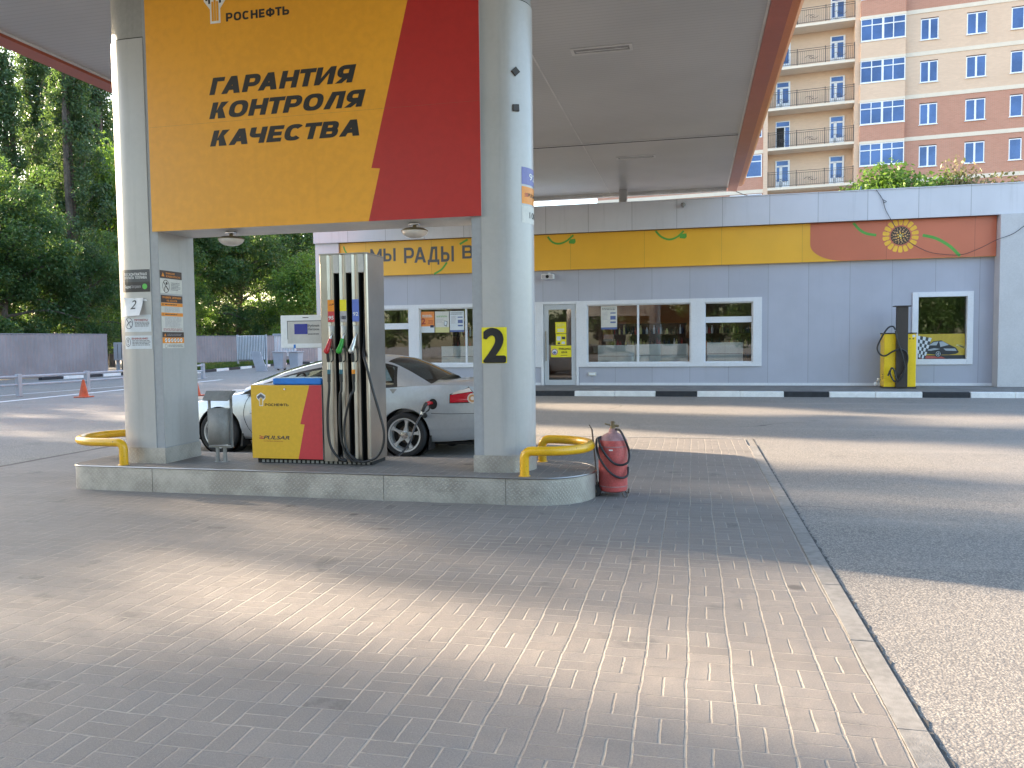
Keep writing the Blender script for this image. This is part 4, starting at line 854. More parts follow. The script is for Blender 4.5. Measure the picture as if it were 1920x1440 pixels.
b = MB(); c = Vector((-5.62, CY-.38, .97)); b.tube([c+Vector((.05*sin(a), .17*cos(a), .16*sin(a))) for a in np.linspace(0, 2*pi, 28, endpoint=False)], .014, 'blackpl', 8, True); b.build('steering_wheel', car)
b = MB(); b.box(-6.1, -5.62, CY-.7, CY+.7, .86, .93, 'blackpl', .03); b.build('dashboard', car)
def wheel(x, y, s_):
    b = MB(); R = WR; b.lathe([(.205, -.09), (.25, -.105), (.285, -.10), (R, -.075), (R, .075), (.285, .10), (.25, .105), (.205, .09)], 'tyre', (x, y, WZ), 'y', 56, caps=False)
    for q in (-.05, 0, .05): b.lathe([(R+.0005, q-.004), (R+.0005, q+.004)], 'dark', (x, y, WZ), 'y', 56, caps=False)
    wo_ = b.build('wheel', car)
    yo = y+s_*.10
    b = MB(); b.lathe([(.228, yo-s_*.02), (.232, yo), (.212, yo-s_*.004), (.200, yo-s_*.03), (.190, yo-s_*.12)], 'alloy', (x, 0, WZ), 'y', 56, caps=False)
    for k in range(5):
        a = 2*pi*k/5+pi/2-.16; e, g = Vector((cos(a), 0, sin(a))), Vector((-sin(a), 0, cos(a))); cc = Vector((x, 0, WZ))
        prof = [(.03, .036), (.07, .028), (.115, .015), (.16, .016), (.206, .032)]
        outl = [(r_, h) for r_, h in prof]+[(r_, -h) for r_, h in prof[::-1]]; N = len(outl)
        vv = [cc+e*r_+g*h+Vector((0, yo-s_*(.012+.02*abs(r_-.2)/.2), 0)) for r_, h in outl]+[cc+e*r_+g*h*1.15+Vector((0, yo-s_*.055, 0)) for r_, h in outl]
        b.add(vv, [list(range(N)), *[[i, (i+1) % N, N+(i+1) % N, N+i] for i in range(N)]], 'alloy')
    b.build('rim', wo_)
    b = MB(); b.lathe([(.19, yo-s_*.11), (.001, yo-s_*.112)], 'dark', (x, 0, WZ), 'y', 32); b.lathe([(.12, yo-s_*.09), (.001, yo-s_*.091)], 'wire', (x, 0, WZ), 'y', 32); b.build('brake_disc', wo_)
    b = MB(); b.lathe([(.052, yo-s_*.03), (.05, yo-s_*.008), (.03, yo-s_*.002), (.001, yo-s_*.002)], 'chrome', (x, 0, WZ), 'y', 24)
    for k in range(5):
        a = 2*pi*k/5+pi/2+.45; b.lathe([(.009, yo-s_*.015), (.008, yo), (.001, yo+s_*.001)], 'chrome', (x+.04*cos(a), 0, WZ+.04*sin(a)), 'y', 8)
    b.build('hub_cap', wo_)
for x in AX: wheel(x, CY-.815, -1); wheel(x, CY+.815, 1)
for x in AX:
    for s_ in (-1, 1): MB().lathe([(.001, CY+s_*.60), (.351, CY+s_*.60), (.351, CY+s_*.86)], 'dark', (x, 0, WZ+.012), 'y', 48, caps=False).build('wheel_well', car)
def line(pts, r=.0035, m_='seam', d=.0005, nm='panel_gap'):
    b = MB(); b.tube([on(x, z, d) for x, z in spl2(pts)], r, m_, 6); return b.build(nm, car)
def spl2(pts): return [(p.x, p.y) for p in spline([(x, z, 0) for x, z in pts], 8)]
line([(-6.12, .85), (-6.2, .70), (-6.215, .52), (-6.13, .33), (-6.05, .20)]); line([(-4.12, .93), (-4.1, .85), (-4.13, .75)])
line([(-3.42, .60), (-3.2, .595), (-2.9, .60), (-2.72, .605)]); line([(-2.92, .955), (-2.84, .87), (-2.78, .78)])
b = MB(); b.grid(lambda u, v: on(-6.12+1.85*u, .565+.045*v, .012*sin(pi*v)+.001), 30, 5, 'carpaint'); b.build('door_moulding', car)
b = MB(); b.grid(lambda u, v: on(-6.1+1.9*u, .235+.07*v, .016*sin(pi*v)), 30, 5, 'carpaint'); b.build('sill', car)
def patch(nm, q, m_, d=.008, n=8, par=None):          # quad (x,z) a b c d laid on the flank
    b = MB(); P2 = [Vector(p) for p in q]
    b.grid(lambda u, v: on(*(P2[0].lerp(P2[1], u)).lerp(P2[3].lerp(P2[2], u), v), d), n, n, m_); return b.build(nm, par or car, recalc=False)
tl = patch('tail_light', [(-3.165, .735), (-2.785, .745), (-2.905, .95), (-3.165, .855)], 'seam', .004)
patch('red_lens', [(-3.155, .745), (-2.80, .755), (-2.86, .885), (-3.155, .845)], 'lampred', .009, par=tl); patch('clear_lens', [(-3.14, .85), (-2.865, .89), (-2.905, .94), (-3.10, .885)], 'lampclear', .009, par=tl)
b = MB(); c = on(-2.855, .80, .012); nrm = (on(-2.855, .80, .1)-on(-2.855, .80, 0)).normalized(); e = nrm.cross(Vector((0, 0, 1))).normalized(); g = e.cross(nrm)
for r, m_, dd in ((.068, 'lampclear', 0), (.05, 'lampamber', .004), (.026, 'lampclear', .007)): b.add([c+(e*cos(2*pi*k/28)+g*sin(2*pi*k/28))*r+nrm*dd for k in range(28)], [list(range(28))], m_)
b.build('round_lens', tl, recalc=False)
b = MB(); c = on(-3.395, .725, .003)
b.add([on(-3.395+.062*cos(2*pi*k/28), .725+.072*sin(2*pi*k/28), .003) for k in range(28)], [list(range(28))], 'dark'); b.build('filler_hole', car, recalc=False)
b = MB(); c = on(-3.495, .575, .03); b.lathe([(.036, .0), (.036, -.022), (.03, -.026), (.001, -.027)], 'blackpl', c, 'y', 20); b.tube(spline([c, c+Vector((.03, -.005, .06)), on(-3.42, .69, .01)], 6), .004, 'blackpl', 6); b.build('filler_cap', car)
b = MB(); b.add([on(-3.965+.055*u, .895+.05*v, .006) for u, v in ((-1, .45), (-.45, .6), (.45, .6), (1, .45), (.45, -.1), (.2, -.6), (-.2, -.6), (-.45, -.1))], [list(range(8))], 'binsteel'); b.build('badge', car, recalc=False)
for x in AX:
    b = MB(); b.prism([(x+.32, .10), (x+.35, .10), (x+.375, .30), (x+.345, .30)], CY-.87, CY-.66, 'rubber', axis='y'); b.build('mud_flap', car)
b = MB(); b.tube([Vector((-2.80, CY-.45, .20))+Vector((.035*cos(a), 0, .035*sin(a))) for a in np.linspace(0, 2*pi, 18, endpoint=False)], .008, 'wire', 8, True); b.tube([(-2.84, CY-.45, .205), (-3.1, CY-.45, .25)], .012, 'wire', 8); b.build('towing_eye', car)
b = MB(); b.tube(spline([(-3.1, CY-.5, .22), (-2.85, CY-.52, .2), (-2.7, CY-.52, .19)], 5), .025, 'binsteel', 12); b.lathe([(.10, -.25), (.11, -.2), (.11, .2), (.10, .25)], 'dark', (-3.25, CY-.3, .22), 'y', 20); b.build('exhaust', car)
b = MB(); b.box(-7.3, -2.75, CY-.7, CY+.7, .165, .20, 'dark'); b.build('underbody', car)
b = MB(); b.prism([(-6.21, .845), (-6.02, .86), (-6.02, .93)], CY-.99, CY-.88, 'blackpl', axis='y'); b.box(-5.98, -5.88, CY-1.06, CY-.88, .88, .98, 'carpaint', .03); b.build('door_mirror', car)
# nozzle in the filler, hose back to the far face of the pump
c = on(-3.395, .735, 0)
b = MB(); b.tube(spline([c+Vector((-.01, .03, 0)), c+Vector((-.03, -.05, .01)), c+Vector((-.055, -.11, -.005))], 5), [.02]*5+[.026]*6, 'nozred', 12); b.tube(spline([c+Vector((-.05, -.10, .01)), c+Vector((-.075, -.13, -.03)), c+Vector((-.10, -.14, -.10))], 5), .026, 'blackpl', 12)
b.tube(spline([c+Vector((-.03, -.06, -.02)), c+Vector((-.02, -.10, -.08)), c+Vector((-.06, -.13, -.11))], 5), .008, 'blackpl', 8); b.tube([c+Vector((-.10, -.14, -.09)), c+Vector((-.11, -.145, -.14))], .02, 'alu', 12); b.build('nozzle', fp)
p0 = c+Vector((-.11, -.145, -.13)); b = MB(); b.tube(spline([p0, PY(778, 800, 9.7), PY(768, 830, 9.55), PY(752, 850, 9.3), (-3.62, 8.9, .10), (-3.55, 8.5, .31), (-3.5, 8.15, .45), (-3.5, 8.0, .9)], 8), .0135, 'rubber', 10); b.build('hose', fp)
# ------------------------------------------------------------------ shop
YW = 23.5
shop = thing('shop', 'low grey clad filling station shop with yellow band and glass door', 'shop', (-2, YW, .2))
ribbon = (-10.3, 1.92, .76, 2.74); doorh = (-4.5, -3.35, .2, .76); wE = (5.86, 7.38, .79, 2.77)
def wallcells(x0, x1, z0, z1, holes, y0, y1, m):
    xs = sorted({x0, x1, *[h[0] for h in holes], *[h[1] for h in holes]}); zs = sorted({z0, z1, *[h[2] for h in holes], *[h[3] for h in holes]}); b = MB()
    for a, c in zip(xs[:-1], xs[1:]):
        for d, e in zip(zs[:-1], zs[1:]):
            if not any(h[0]-1e-6 <= a and c <= h[1]+1e-6 and h[2]-1e-6 <= d and e <= h[3]+1e-6 for h in holes): b.box(a, c, y0, y1, d, e, m)
    return b
wallcells(-11.8, 9.6, .15, 4.7, [ribbon, doorh, wE], YW, YW+.25, 'wall').build('wall', shop)
b = MB(); b.box(-11.82, 11.6, 23.2, 23.62, 4.745, 5.54, 'parapet'); b.box(-11.84, 11.62, 23.18, 23.64, 5.541, 5.565, 'parapet'); b.build('parapet', shop)
b = MB(); b.box(-11.81, -11.0, 23.3, 23.5, .2, 4.744, 'parapet'); b.build('corner_pier', shop)
b = MB(); b.box(7.865, 11.6, 23.1, 23.5, .2, 4.744, 'pil', .006); b.build('pilaster', shop)
b = MB(); b.box(-11.8, -11.6, 23.76, 31, .15, 5.3, 'wall'); b.box(9.6, 11.6, 23.76, 31, .15, 5.3, 'wall'); b.box(-11.59, 9.59, 30.8, 31, .15, 5.3, 'wall'); b.box(-11.79, 11.59, 26.6, 31, 5.3, 5.32, 'clothpale'); b.box(2.2, 11.59, 23.63, 26.6, 5.3, 5.32, 'clothpale'); b.box(-11.79, -10.5, 23.63, 26.6, 5.3, 5.32, 'clothpale'); b.box(-10.5, 2.2, 26.6, 26.62, 3.1, 5.3, 'frame'); b.build('rear_walls', shop)  # roof left open under the added glazing
b = MB(); b.box(-11.55, 9.55, 23.76, 30.75, .15, .21, 'walk'); b.build('shop_floor', shop)
MB().box(-10.5, 2.2, 23.63, 26.6, 5.33, 5.34, 'shopglass').build('added_rooflight', shop)  # roof glazing added to let sky light into the shop
b = MB(); b.box(-11.0, -4.52, 23.485, 23.499, .2, .285, 'frame'); b.box(-3.33, 7.86, 23.485, 23.499, .2, .285, 'frame'); b.build('base_trim', shop)
band = MB().box(-10.99, 7.86, 23.37, 23.498, 3.675, 4.74, 'band').build('fascia_band', shop)
YB = 23.366
def fB(d): return lambda u, v: (u, YB-d, v)
b = MB(); b.poly([(3.19, 4.738), (3.19, 4.16)]+[(4.12-.93*cos(a), 4.16-.482*sin(a)) for a in np.linspace(.05, pi/2, 14)]+[(7.858, 3.678), (7.858, 4.738)], fB(0), 'bandred'); b.build('red_field', band, recalc=False)
text(MB(), 'МЫ', -9.95, -9.10, 4.115, 4.52, fB(.001), 'textgrey', .02).build('greeting_lettering', band, recalc=False); text(MB(), 'РАДЫ', -8.82, -7.19, 4.04, 4.52, fB(.001), 'textgrey', .02).build('greeting_lettering', band, recalc=False); text(MB(), 'ВАМ', -6.92, -5.6, 4.115, 4.52, fB(.001), 'textgrey', .02).build('greeting_lettering', band, recalc=False)
fx, fz = 5.51, 4.31
b = MB()
for k in range(18):
    a = 2*pi*(k+.5)/18; e, g = Vector((cos(a), sin(a))), Vector((-sin(a), cos(a)))
    pts = [(.285, .030), (.33, .048), (.43, .054), (.452, .042), (.458, 0), (.452, -.042), (.43, -.054), (.33, -.048), (.285, -.030)]
    b.poly([(fx+(e*r+g*h).x, fz+(e*r+g*h).y) for r, h in pts], fB(.001), 'petal')
disc(b, fx, fz, .25, .25, fB(.001), 'stbrown', 36)
for r, n, s_ in ((.07, 6, .022), (.125, 10, .024), (.175, 13, .019), (.218, 20, .011)):
    for k in range(n): a = 2*pi*k/n+r*9; disc(b, fx+r*cos(a), fz+r*sin(a), s_, s_, fB(.002), 'seed' if n > 6 else 'petal', 10)
disc(b, fx, fz, .04, .04, fB(.002), 'posteryl', 14); b.build('sunflower', band, recalc=False)
def BZ(px, py): p = PY(px, py, YB); return (p.x, p.z)
def stroke(pts, wd, leaf=None):
    b = MB(); q = spline([(*BZ(*p), 0) for p in pts], 7); strip(b, [(p.x, p.y) for p in q], wd, fB(.001), 'green')
    if leaf:
        x, z = BZ(*leaf); b.poly([(x-.10, z-.05), (x+.05, z-.07), (x+.10, z-.02), (x+.09, z+.08), (x-.05, z+.07), (x-.10, z+.02)], fB(.0015), 'green')
    b.build('green_stroke', band, recalc=False)
stroke([(1600, 418), (1612, 431), (1625, 438), (1643, 441)], .07); stroke([(1730, 441), (1755, 447), (1780, 461), (1800, 480)], .08)
stroke([(1027, 444), (1036, 454), (1048, 457), (1062, 452), (1075, 441)], .055, (1073, 453)); stroke([(1229, 433), (1240, 444), (1255, 449), (1270, 444), (1282, 433)], .055, (1281, 443))
stroke([(814, 514), (828, 505), (838, 492)], .06); stroke([(862, 458), (870, 453), (877, 449)], .06); stroke([(644, 462), (648, 472), (655, 480)], .05)
b = MB(); b.box(-10.99, 7.86, 23.30, 23.369, 4.738, 4.744, 'dark'); b.build('soffit_gap', shop)
# window ribbon: posts, rails and glass
fr = MB(); F0, F1 = 23.462, 23.60
for a, c in ((-10.3, -10.1), (-8.75, -8.40), (-5.05, -4.5), (-3.35, -3.10), (-.06, .33), (1.68, 1.92)): fr.box(a, c, F0, F1, .762, 2.738, 'frame', .004)
for a, c in ((-4.5, -4.42), (-3.42, -3.35)): fr.box(a, c, F0, F1, .2, 2.738, 'frame', .004)
for a, c in ((-10.1, -8.75), (-8.40, -5.05), (-3.10, -.06), (.33, 1.68)): fr.box(a, c, F0+.003, F1, 2.62, 2.738, 'frame'); fr.box(a, c, F0-.02, F1, .762, .875, 'frame', .006)
fr.box(-4.42, -3.42, F0+.003, F1, 2.66, 2.738, 'frame'); fr.box(-4.5, -4.42, F0, F1, .2, .21, 'frame'); wf = fr.build('window_frame', shop)
def window(a, c, z0, z1, mull=(), trans=None, nm='window'):
    b = MB(); y0, y1 = 23.545, 23.598; t = .035
    b.box(a, a+t, y0, y1, z0, z1, 'frame'); b.box(c-t, c, y0, y1, z0, z1, 'frame'); b.box(a+t, c-t, y0, y1, z1-t, z1, 'frame'); b.box(a+t, c-t, y0, y1, z0, z0+t, 'frame')
    for x in mull: b.box(x-.03, x+.03, y0-.005, y1, z0+t, z1-t, 'frame')
    if trans: b.box(a+t, c-t, y0-.006, y1, trans[0], trans[1], 'frame')
    wo_ = b.build(nm, shop); MB().box(a+.01, c-.01, 23.57, 23.576, z0+.01, z1-.01, 'shopglass').build('pane', wo_); return wo_
window(-10.1, -8.75, .875, 2.62, trans=(1.98, 2.17)); window(-8.40, -5.05, .875, 2.62, (-6.88,)); window(-3.10, -.06, .875, 2.62, (-1.58,)); window(.33, 1.68, .875, 2.62, trans=(2.03, 2.2))
b = MB(); a, c, z0, z1 = wE
for x0, x1, q0, q1 in ((a-.0, a+.155, z0, z1), (c-.155, c, z0, z1), (a+.155, c-.155, z1-.135, z1), (a+.155, c-.155, z0, z0+.15)): b.box(x0+.001, x1-.001, 23.462, 23.60, q0+.001, q1-.001, 'frame', .004)
wo_ = b.build('window_surround', shop); MB().box(a+.15, c-.15, 23.572, 23.578, z0+.15, z1-.13, 'shopglass').build('pane', wo_)
dr = MB()
for x0, x1, q0, q1 in ((-4.41, -4.27, .215, 2.655), (-3.57, -3.43, .215, 2.655), (-4.27, -3.57, 2.50, 2.655), (-4.27, -3.57, .215, .37)): dr.box(x0, x1, 23.50, 23.56, q0, q1, 'doorfr', .004)
do = dr.build('door', shop); MB().box(-4.28, -3.56, 23.527, 23.533, .36, 2.51, 'shopglass').build('pane', do)
b = MB(); b.tube([(-4.34, 23.44, .95), (-4.34, 23.44, 1.85)], .014, 'brass', 10)
for z in (1.05, 1.75): b.tube([(-4.34, 23.44, z), (-4.34, 23.51, z)], .01, 'brass', 8)
b.build('handle', do)
b = MB()
for z in (.5, .72, 2.2, 2.42): b.box(-3.43, -3.39, 23.48, 23.51, z-.04, z+.04, 'chrome', .005)
b.build('hinge', do)
# inside
b = MB(); b.box(-11.55, 9.5, 27.9, 28.0, .22, 3.2, 'room'); b.box(-11.55, 9.5, 26.6, 27.9, 3.0, 3.1, 'room'); b.box(2.2, 9.5, 23.77, 26.6, 3.0, 3.1, 'room'); b.box(-11.55, -10.5, 23.77, 26.6, 3.0, 3.1, 'room'); b.box(4.0, 4.1, 23.77, 27.9, .22, 3.0, 'room'); b.box(-5.2, -5.1, 24.6, 27.9, .22, 3.0, 'room'); b.build('inner_walls', shop)  # ceiling left open below the added roof glazing
b = MB(); b.box(-3.1, 0.2, 27.80, 27.89, 1.6, 3.0, 'roomor'); b.build('orange_wall', shop)
def counter(x0, x1, h, label):
    b = MB(); b.box(x0, x1, 24.15, 24.75, .22, h, 'counter', .01); b.box(x0+.03, x1-.03, 24.143, 24.149, h-.34, h-.325, 'textgrey'); b.box((x0+x1)/2-.004, (x0+x1)/2+.004, 24.143, 24.149, .3, h-.02, 'stgrey')
    tag(b.build('counter', loc=((x0+x1)/2, 24.4, .22)), label, 'counter', 'white counters inside the shop')
counter(-7.9, -5.6, 1.42, 'pale counter inside the shop, behind the window with three posters'); counter(-2.85, -1.72, 1.40, 'white counter inside, just right of the glass door'); counter(-1.70, -.15, 1.42, 'white counter inside, below the dark bottles'); counter(.42, 1.45, 1.45, 'pale counter inside, behind the window with a top light')
def shelf(x0, x1, y, seed, label):
    t = thing('shelf_unit', label, 'shelf', ((x0+x1)/2, y, .22)); r = random.Random(seed); b = MB(); b.box(x0, x1, y+.3, y+.33, .22, 2.1, 'brown'); b.box(x0, x0+.03, y, y+.3, .22, 2.1, 'brown'); b.box(x1-.03, x1, y, y+.3, .22, 2.1, 'brown')
    for z in (.4, .85, 1.3, 1.72): b.box(x0+.03, x1-.03, y, y+.3, z, z+.025, 'brown')
    b.build('frame', t); b = MB()
    for z in (.425, .875, 1.325, 1.745):
        x = x0+.06
        while x < x1-.08:
            w_ = r.uniform(.05, .09); h = r.uniform(.18, .32); b.lathe([(w_/2, 0), (w_/2, h*.65), (w_*.2, h*.8), (w_*.2, h)], r.choice(['ink', 'stbrown', 'redprint', 'sheet', 'navy', 'posteryl', 'stbrown']), (x, y+.12, z), n=8); x += w_+.015
    o = b.build('goods', t); o['kind'] = 'stuff'
shelf(-2.6, -.2, 26.2, 1, 'dark shelf of bottles behind the counter next to the door'); shelf(.3, 1.9, 26.4, 2, 'dark shelf of bottles seen through the window with a top light'); shelf(-8.3, -5.6, 26.4, 3, 'dark shelf of goods behind the window with three posters')
# posters on the glass
def fG(d): return lambda u, v: (u, 23.566-d, v)
def poster(label, u0, u1, v0, v1, base, fill):
    b = MB(); b.box(u0, u1, 23.563, 23.5665, v0, v1, base); fill(b, u0, u1, v0, v1, lambda d: fG(.003+d)); tag(b.build('poster', loc=((u0+u1)/2, 23.565, v0), recalc=False), label, 'poster', 'posters stuck on the shop glass')
X = lambda px: PY(px, 610, 23.56).x
def p1(b, a, c, d, e, f): b.rect(a, c, d, d+.3*(e-d), f(.001), 'sheet'); text(b, '2', a+.02, a+.16, d+.4*(e-d), d+.68*(e-d), f(.001), 'redprint', .03); lines(b, a+.05, c-.06, d+.72*(e-d), d+.86*(e-d), 2, f(.001), 'pink', .6, 2); b.rect(c-.14, c-.02, d+.24*(e-d), d+.36*(e-d), f(.0015), 'navy'); lines(b, c-.2, c-.03, d+.42*(e-d), d+.6*(e-d), 3, f(.001), 'redprint', .4, 3)
def p2(b, a, c, d, e, f):
    b.rect(a, c, d, d+.25*(e-d), f(.001), 'posteryl'); lines(b, a+.05, c-.05, d+.72*(e-d), d+.8*(e-d), 2, f(.001), 'green', .5, 5); lines(b, a+.04, c-.16, d+.45*(e-d), d+.65*(e-d), 4, f(.001), 'stgrey', .4, 6); b.poly([(c-.17, d+.34*(e-d)), (c-.08, d+.28*(e-d)), (c-.05, d+.52*(e-d)), (c-.15, d+.56*(e-d))], f(.0012), 'stdark'); b.poly([(c-.155, d+.36*(e-d)), (c-.09, d+.32*(e-d)), (c-.065, d+.5*(e-d)), (c-.145, d+.54*(e-d))], f(.0018), 'sheet')
def p3(b, a, c, d, e, f):
    lines(b, a+.03, c-.03, d+.82*(e-d), d+.95*(e-d), 2, f(.001), 'stdark', .4, 7); lines(b, a+.04, a+.2, d+.4*(e-d), d+.78*(e-d), 7, f(.001), 'stgrey', .4, 8); b.rect(a, c, d, d+.09*(e-d), f(.001), 'fineblue')
    for q, h in ((.68, .05), (.42, .16), (.27, .07)): b.rect(c-.2, c-.04, d+q*(e-d), d+(q+h)*(e-d), f(.001), 'fineblue')
poster('orange and white poster with a red 2, in window left of number column', X(789), X(814.5), 1.86, 2.52, 'posteror', p1); poster('pale yellow poster showing a phone, between orange and blue posters', X(816), X(842), 1.86, 2.52, 'pink', p2); poster('white poster with blue boxes, nearest the window mullion', X(843.5), X(870), 1.87, 2.52, 'sheet', p3)
poster('grey white poster hung high in the window right of the door', X(1127), X(1157), 1.88, 2.57, 'pink', p3)
def fDr(d): return lambda u, v: (u, 23.522-d, v)
def dposter(label, u0, u1, v0, v1, fill):
    b = MB(); b.box(u0, u1, 23.519, 23.5255, v0, v1, 'black_yel'); fill(b, u0, u1, v0, v1, lambda d: fDr(.003+d)); tag(b.build('door_sticker', loc=((u0+u1)/2, 23.52, v0), recalc=False), label, 'door sticker', 'yellow stickers on the glass door')
dposter('yellow sticker on the glass door, uppermost of three', -4.06, -3.73, 1.78, 2.12, lambda b, a, c, d, e, f: (lines(b, a+.04, c-.04, d+.2, e-.04, 3, f(.001), 'posteryl', .5, 2), lines(b, a+.06, c-.06, d+.04, d+.15, 2, f(.001), 'sheet', .6, 3)))
dposter('yellow sticker with small pictures, middle one on glass door', -4.05, -3.73, 1.43, 1.76, lambda b, a, c, d, e, f: (b.rect(c-.14, c-.03, d+.17, d+.25, f(.001), 'stdark'), b.rect(a+.03, a+.15, d+.13, d+.26, f(.001), 'sheet'), b.rect(a+.06, a+.13, d+.02, d+.08, f(.001), 'stdark'), b.rect(c-.14, c-.04, d+.03, d+.1, f(.001), 'sheet')))
dposter('wide orange yellow sticker with a round emblem, lowest on glass door', -4.20, -3.56, 1.06, 1.41, lambda b, a, c, d, e, f: (disc(b, a+.11, d+.16, .1, .1, f(.001), 'sheet', 24), ringd(b, a+.11, d+.16, .095, .095, .02, f(.0015), 'redprint'), disc(b, a+.11, d+.14, .05, .04, f(.0016), 'fineblue', 16), text(b, 'ПРИВЕДИМАЯ', a+.24, c-.04, d+.22, d+.28, f(.001), 'ink', .03), text(b, 'ЦЕНА', a+.32, c-.14, d+.12, d+.18, f(.001), 'ink', .03), lines(b, a+.3, c-.14, d+.04, d+.07, 1, f(.001), 'stbrown', .5, 3)))
# window picture by the vacuum unit: chequered flag and dark sports car on a gold and red ground
b = MB(); a, c, z0, z1 = wE; u0, u1, v0, v1 = a+.16, c-.17, z0+.155, z0+.155+.60*1.1; H = lambda d: (lambda u, v: (u, 23.565-d, v))
b.box(u0, u1, 23.562, 23.5655, v0+.1, v1+.02, 'flagyel'); b.rect(u0, u1, v0, v0+.1, H(.0035), 'flagdark'); b.poly([(u0+.05, v0+.01), (u0+.72, v0+.01), (u0+.62, v0+.06), (u0+.2, v0+.09)], H(.005), 'flagred')
bp = [(.14, .20), (.28, .33), (.42, .43), (.62, .45), (.80, .36), (1.0, .27), (1.08, .16), (1.0, .12), (.82, .10), (.5, .10), (.2, .13)]
b.poly([(u0+p*.97, v0+q*1.12) for p, q in bp], H(.006), 'flagdark'); b.poly([(u0+p*.97, v0+q*1.12) for p, q in ((.30, .33), (.43, .41), (.55, .425), (.50, .33))], H(.007), 'shiny'); b.poly([(u0+p*.97, v0+q*1.12) for p, q in ((.57, .42), (.66, .425), (.82, .34), (.60, .29))], H(.007), 'shiny'); b.poly([(u0+p*.97, v0+q*1.12) for p, q in ((.68, .25), (.98, .25), (1.02, .19), (.74, .2))], H(.007), 'shiny')
b.poly([(u0+p*.97, v0+q*1.12) for p, q in ((.18, .21), (.44, .26), (.60, .24), (.36, .2))], H(.007), 'shiny')
for p in (.53,): disc(b, u0+p, v0+.135, .085, .095, H(.008), 'ink', 24); ringd(b, u0+p, v0+.135, .062, .072, .012, H(.009), 'shiny'); [strip(b, [(u0+p, v0+.135), (u0+p+.058*cos(t), v0+.135+.066*sin(t))], .014, H(.0085), 'shiny') for t in np.linspace(0, 2*pi, 6)[:-1]]
for i in range(5):
    for j in range(6):
        A = lambda s, t: (u0+.36*s*(1-.45*(1-t)), v0+.06+.58*t-.07*s)
        b.poly([A(i/5, j/6), A((i+1)/5, j/6), A((i+1)/5, (j+1)/6), A(i/5, (j+1)/6)], H(.010), 'sheet' if (i+j) % 2 else 'stdark')
for q in range(4): b.poly([(u1-.22+.05*q, v0+.36-.02*q), (u1-.08+.03*q, v0+.33-.02*q), (u1-.06+.03*q, v0+.36-.02*q), (u1-.2+.05*q, v0+.39-.02*q)], H(.006), 'posteryl')
tag(b.build('window_picture', loc=((u0+u1)/2, 23.565, v0), recalc=False), 'window picture of a dark sports car and chequered flag', 'window picture')
# small things fixed to the shop
b = MB(); ls = thing('loudspeaker', 'small white horn loudspeaker under the yellow band above the door', 'loudspeaker', (-4.22, 23.3, 3.45)); b.box(-4.24, -4.18, 23.32, 23.5, 3.56, 3.60, 'frame'); b.box(-4.23, -4.19, 23.33, 23.36, 3.48, 3.57, 'frame'); b.build('bracket', ls)
b = MB(); b.box(-4.42, -4.05, 23.18, 23.40, 3.40, 3.55, 'whitepl', .02); b.box(-4.40, -4.07, 23.176, 23.179, 3.415, 3.535, 'stgrey'); b.lathe([(.05, 23.175), (.03, 23.172), (.001, 23.172)], 'dark', (-4.235, 0, 3.475), 'y', 20); b.build('horn', ls)
b = MB(); b.box(-3.06, -2.82, 23.44, 23.499, .50, .60, 'pink', .008); b.box(-3.03, -2.85, 23.436, 23.4395, .52, .58, 'whitepl'); b.tube([(-2.94, 23.48, .5), (-2.94, 23.48, .3)], .008, 'stgrey', 6); tag(b.build('junction_box', loc=(-2.94, 23.47, .5)), 'small cream electrical box low on the shop wall by door', 'electrical box')
p = PY(1281, 384, 23.15); b = MB(); b.lathe([(.02, 0), (.055, .01), (.075, .05), (.055, .10), (.0, .12)], 'binsteel', (p.x, 23.10, p.z-.06), n=16); b.box(p.x-.015, p.x+.015, 23.11, 23.2, p.z-.07, p.z-.03, 'binsteel'); tag(b.build('roof_lamp', loc=(p.x, 23.15, p.z)), 'small round grey lamp fixed high on the shop parapet', 'lamp')
b = MB(); w_ = spline([PY(q, r, y) for q, r, y in ((1643, 356, 23.17), (1655, 374, 23.165), (1660, 392, 23.16), (1672, 414, 23.15), (1692, 444, 23.2), (1735, 470, 23.28), (1772, 477, 23.3), (1805, 477, 23.28), (1838, 465, 23.2), (1868, 450, 23.06), (1900, 438, 23.05), (1925, 420, 23.05))], 8)
b.tube(w_, .008, 'rubber', 6); b.tube(spline([PY(1655, 374, 23.16), PY(1662, 378, 23.14), PY(1656, 380, 23.15)], 5), .008, 'rubber', 6); tag(b.build('cable', loc=w_[0]), 'thin black cable drooping across the sunflower band', 'cable')
b = MB(); w_ = spline([(1.25, 24.35, 5.9), (1.5, 24.0, 5.72), (1.9, 23.6, 5.57)], 6); b.tube(w_, .012, 'rubber', 6); tag(b.build('cable', loc=w_[0]), 'short black cable from canopy corner to the shop roof', 'cable')
# vacuum and air unit
x0, x1 = PY(1657, 720, 22.75).x, PY(1717, 720, 22.75).x; zb_ = .19; zt_ = PY(1690, 626, 22.75).z; pc0, pc1 = PY(1681, 600, 22.68).x, PY(1703, 600, 22.68).x; ztp = PY(1690, 573, 22.68).z
va = thing('vacuum_unit', 'yellow self service vacuum unit with brown post and black hose', 'vacuum unit', ((x0+x1)/2, 22.95, zb_))
b = MB(); b.box(x0, x1, 22.75, 23.2, zb_+.03, zt_, 'vacyellow', .012); b.build('casing', va)
b = MB(); b.box(x0-.015, x1+.015, 22.735, 23.21, zt_+.001, zt_+.03, 'vacbrown', .004); b.box(x0-.01, x1+.01, 22.74, 23.2, zb_-.01, zb_+.03, 'vacbrown'); b.build('trim_band', va)
b = MB(); b.box(pc0, pc1, 22.66, 22.748, zb_+.02, ztp-.03, 'vacbrown', .006); b.box(pc0+.02, pc1-.02, 22.749, 22.85, zt_, ztp-.03, 'vacbrown'); b.build('post', va)
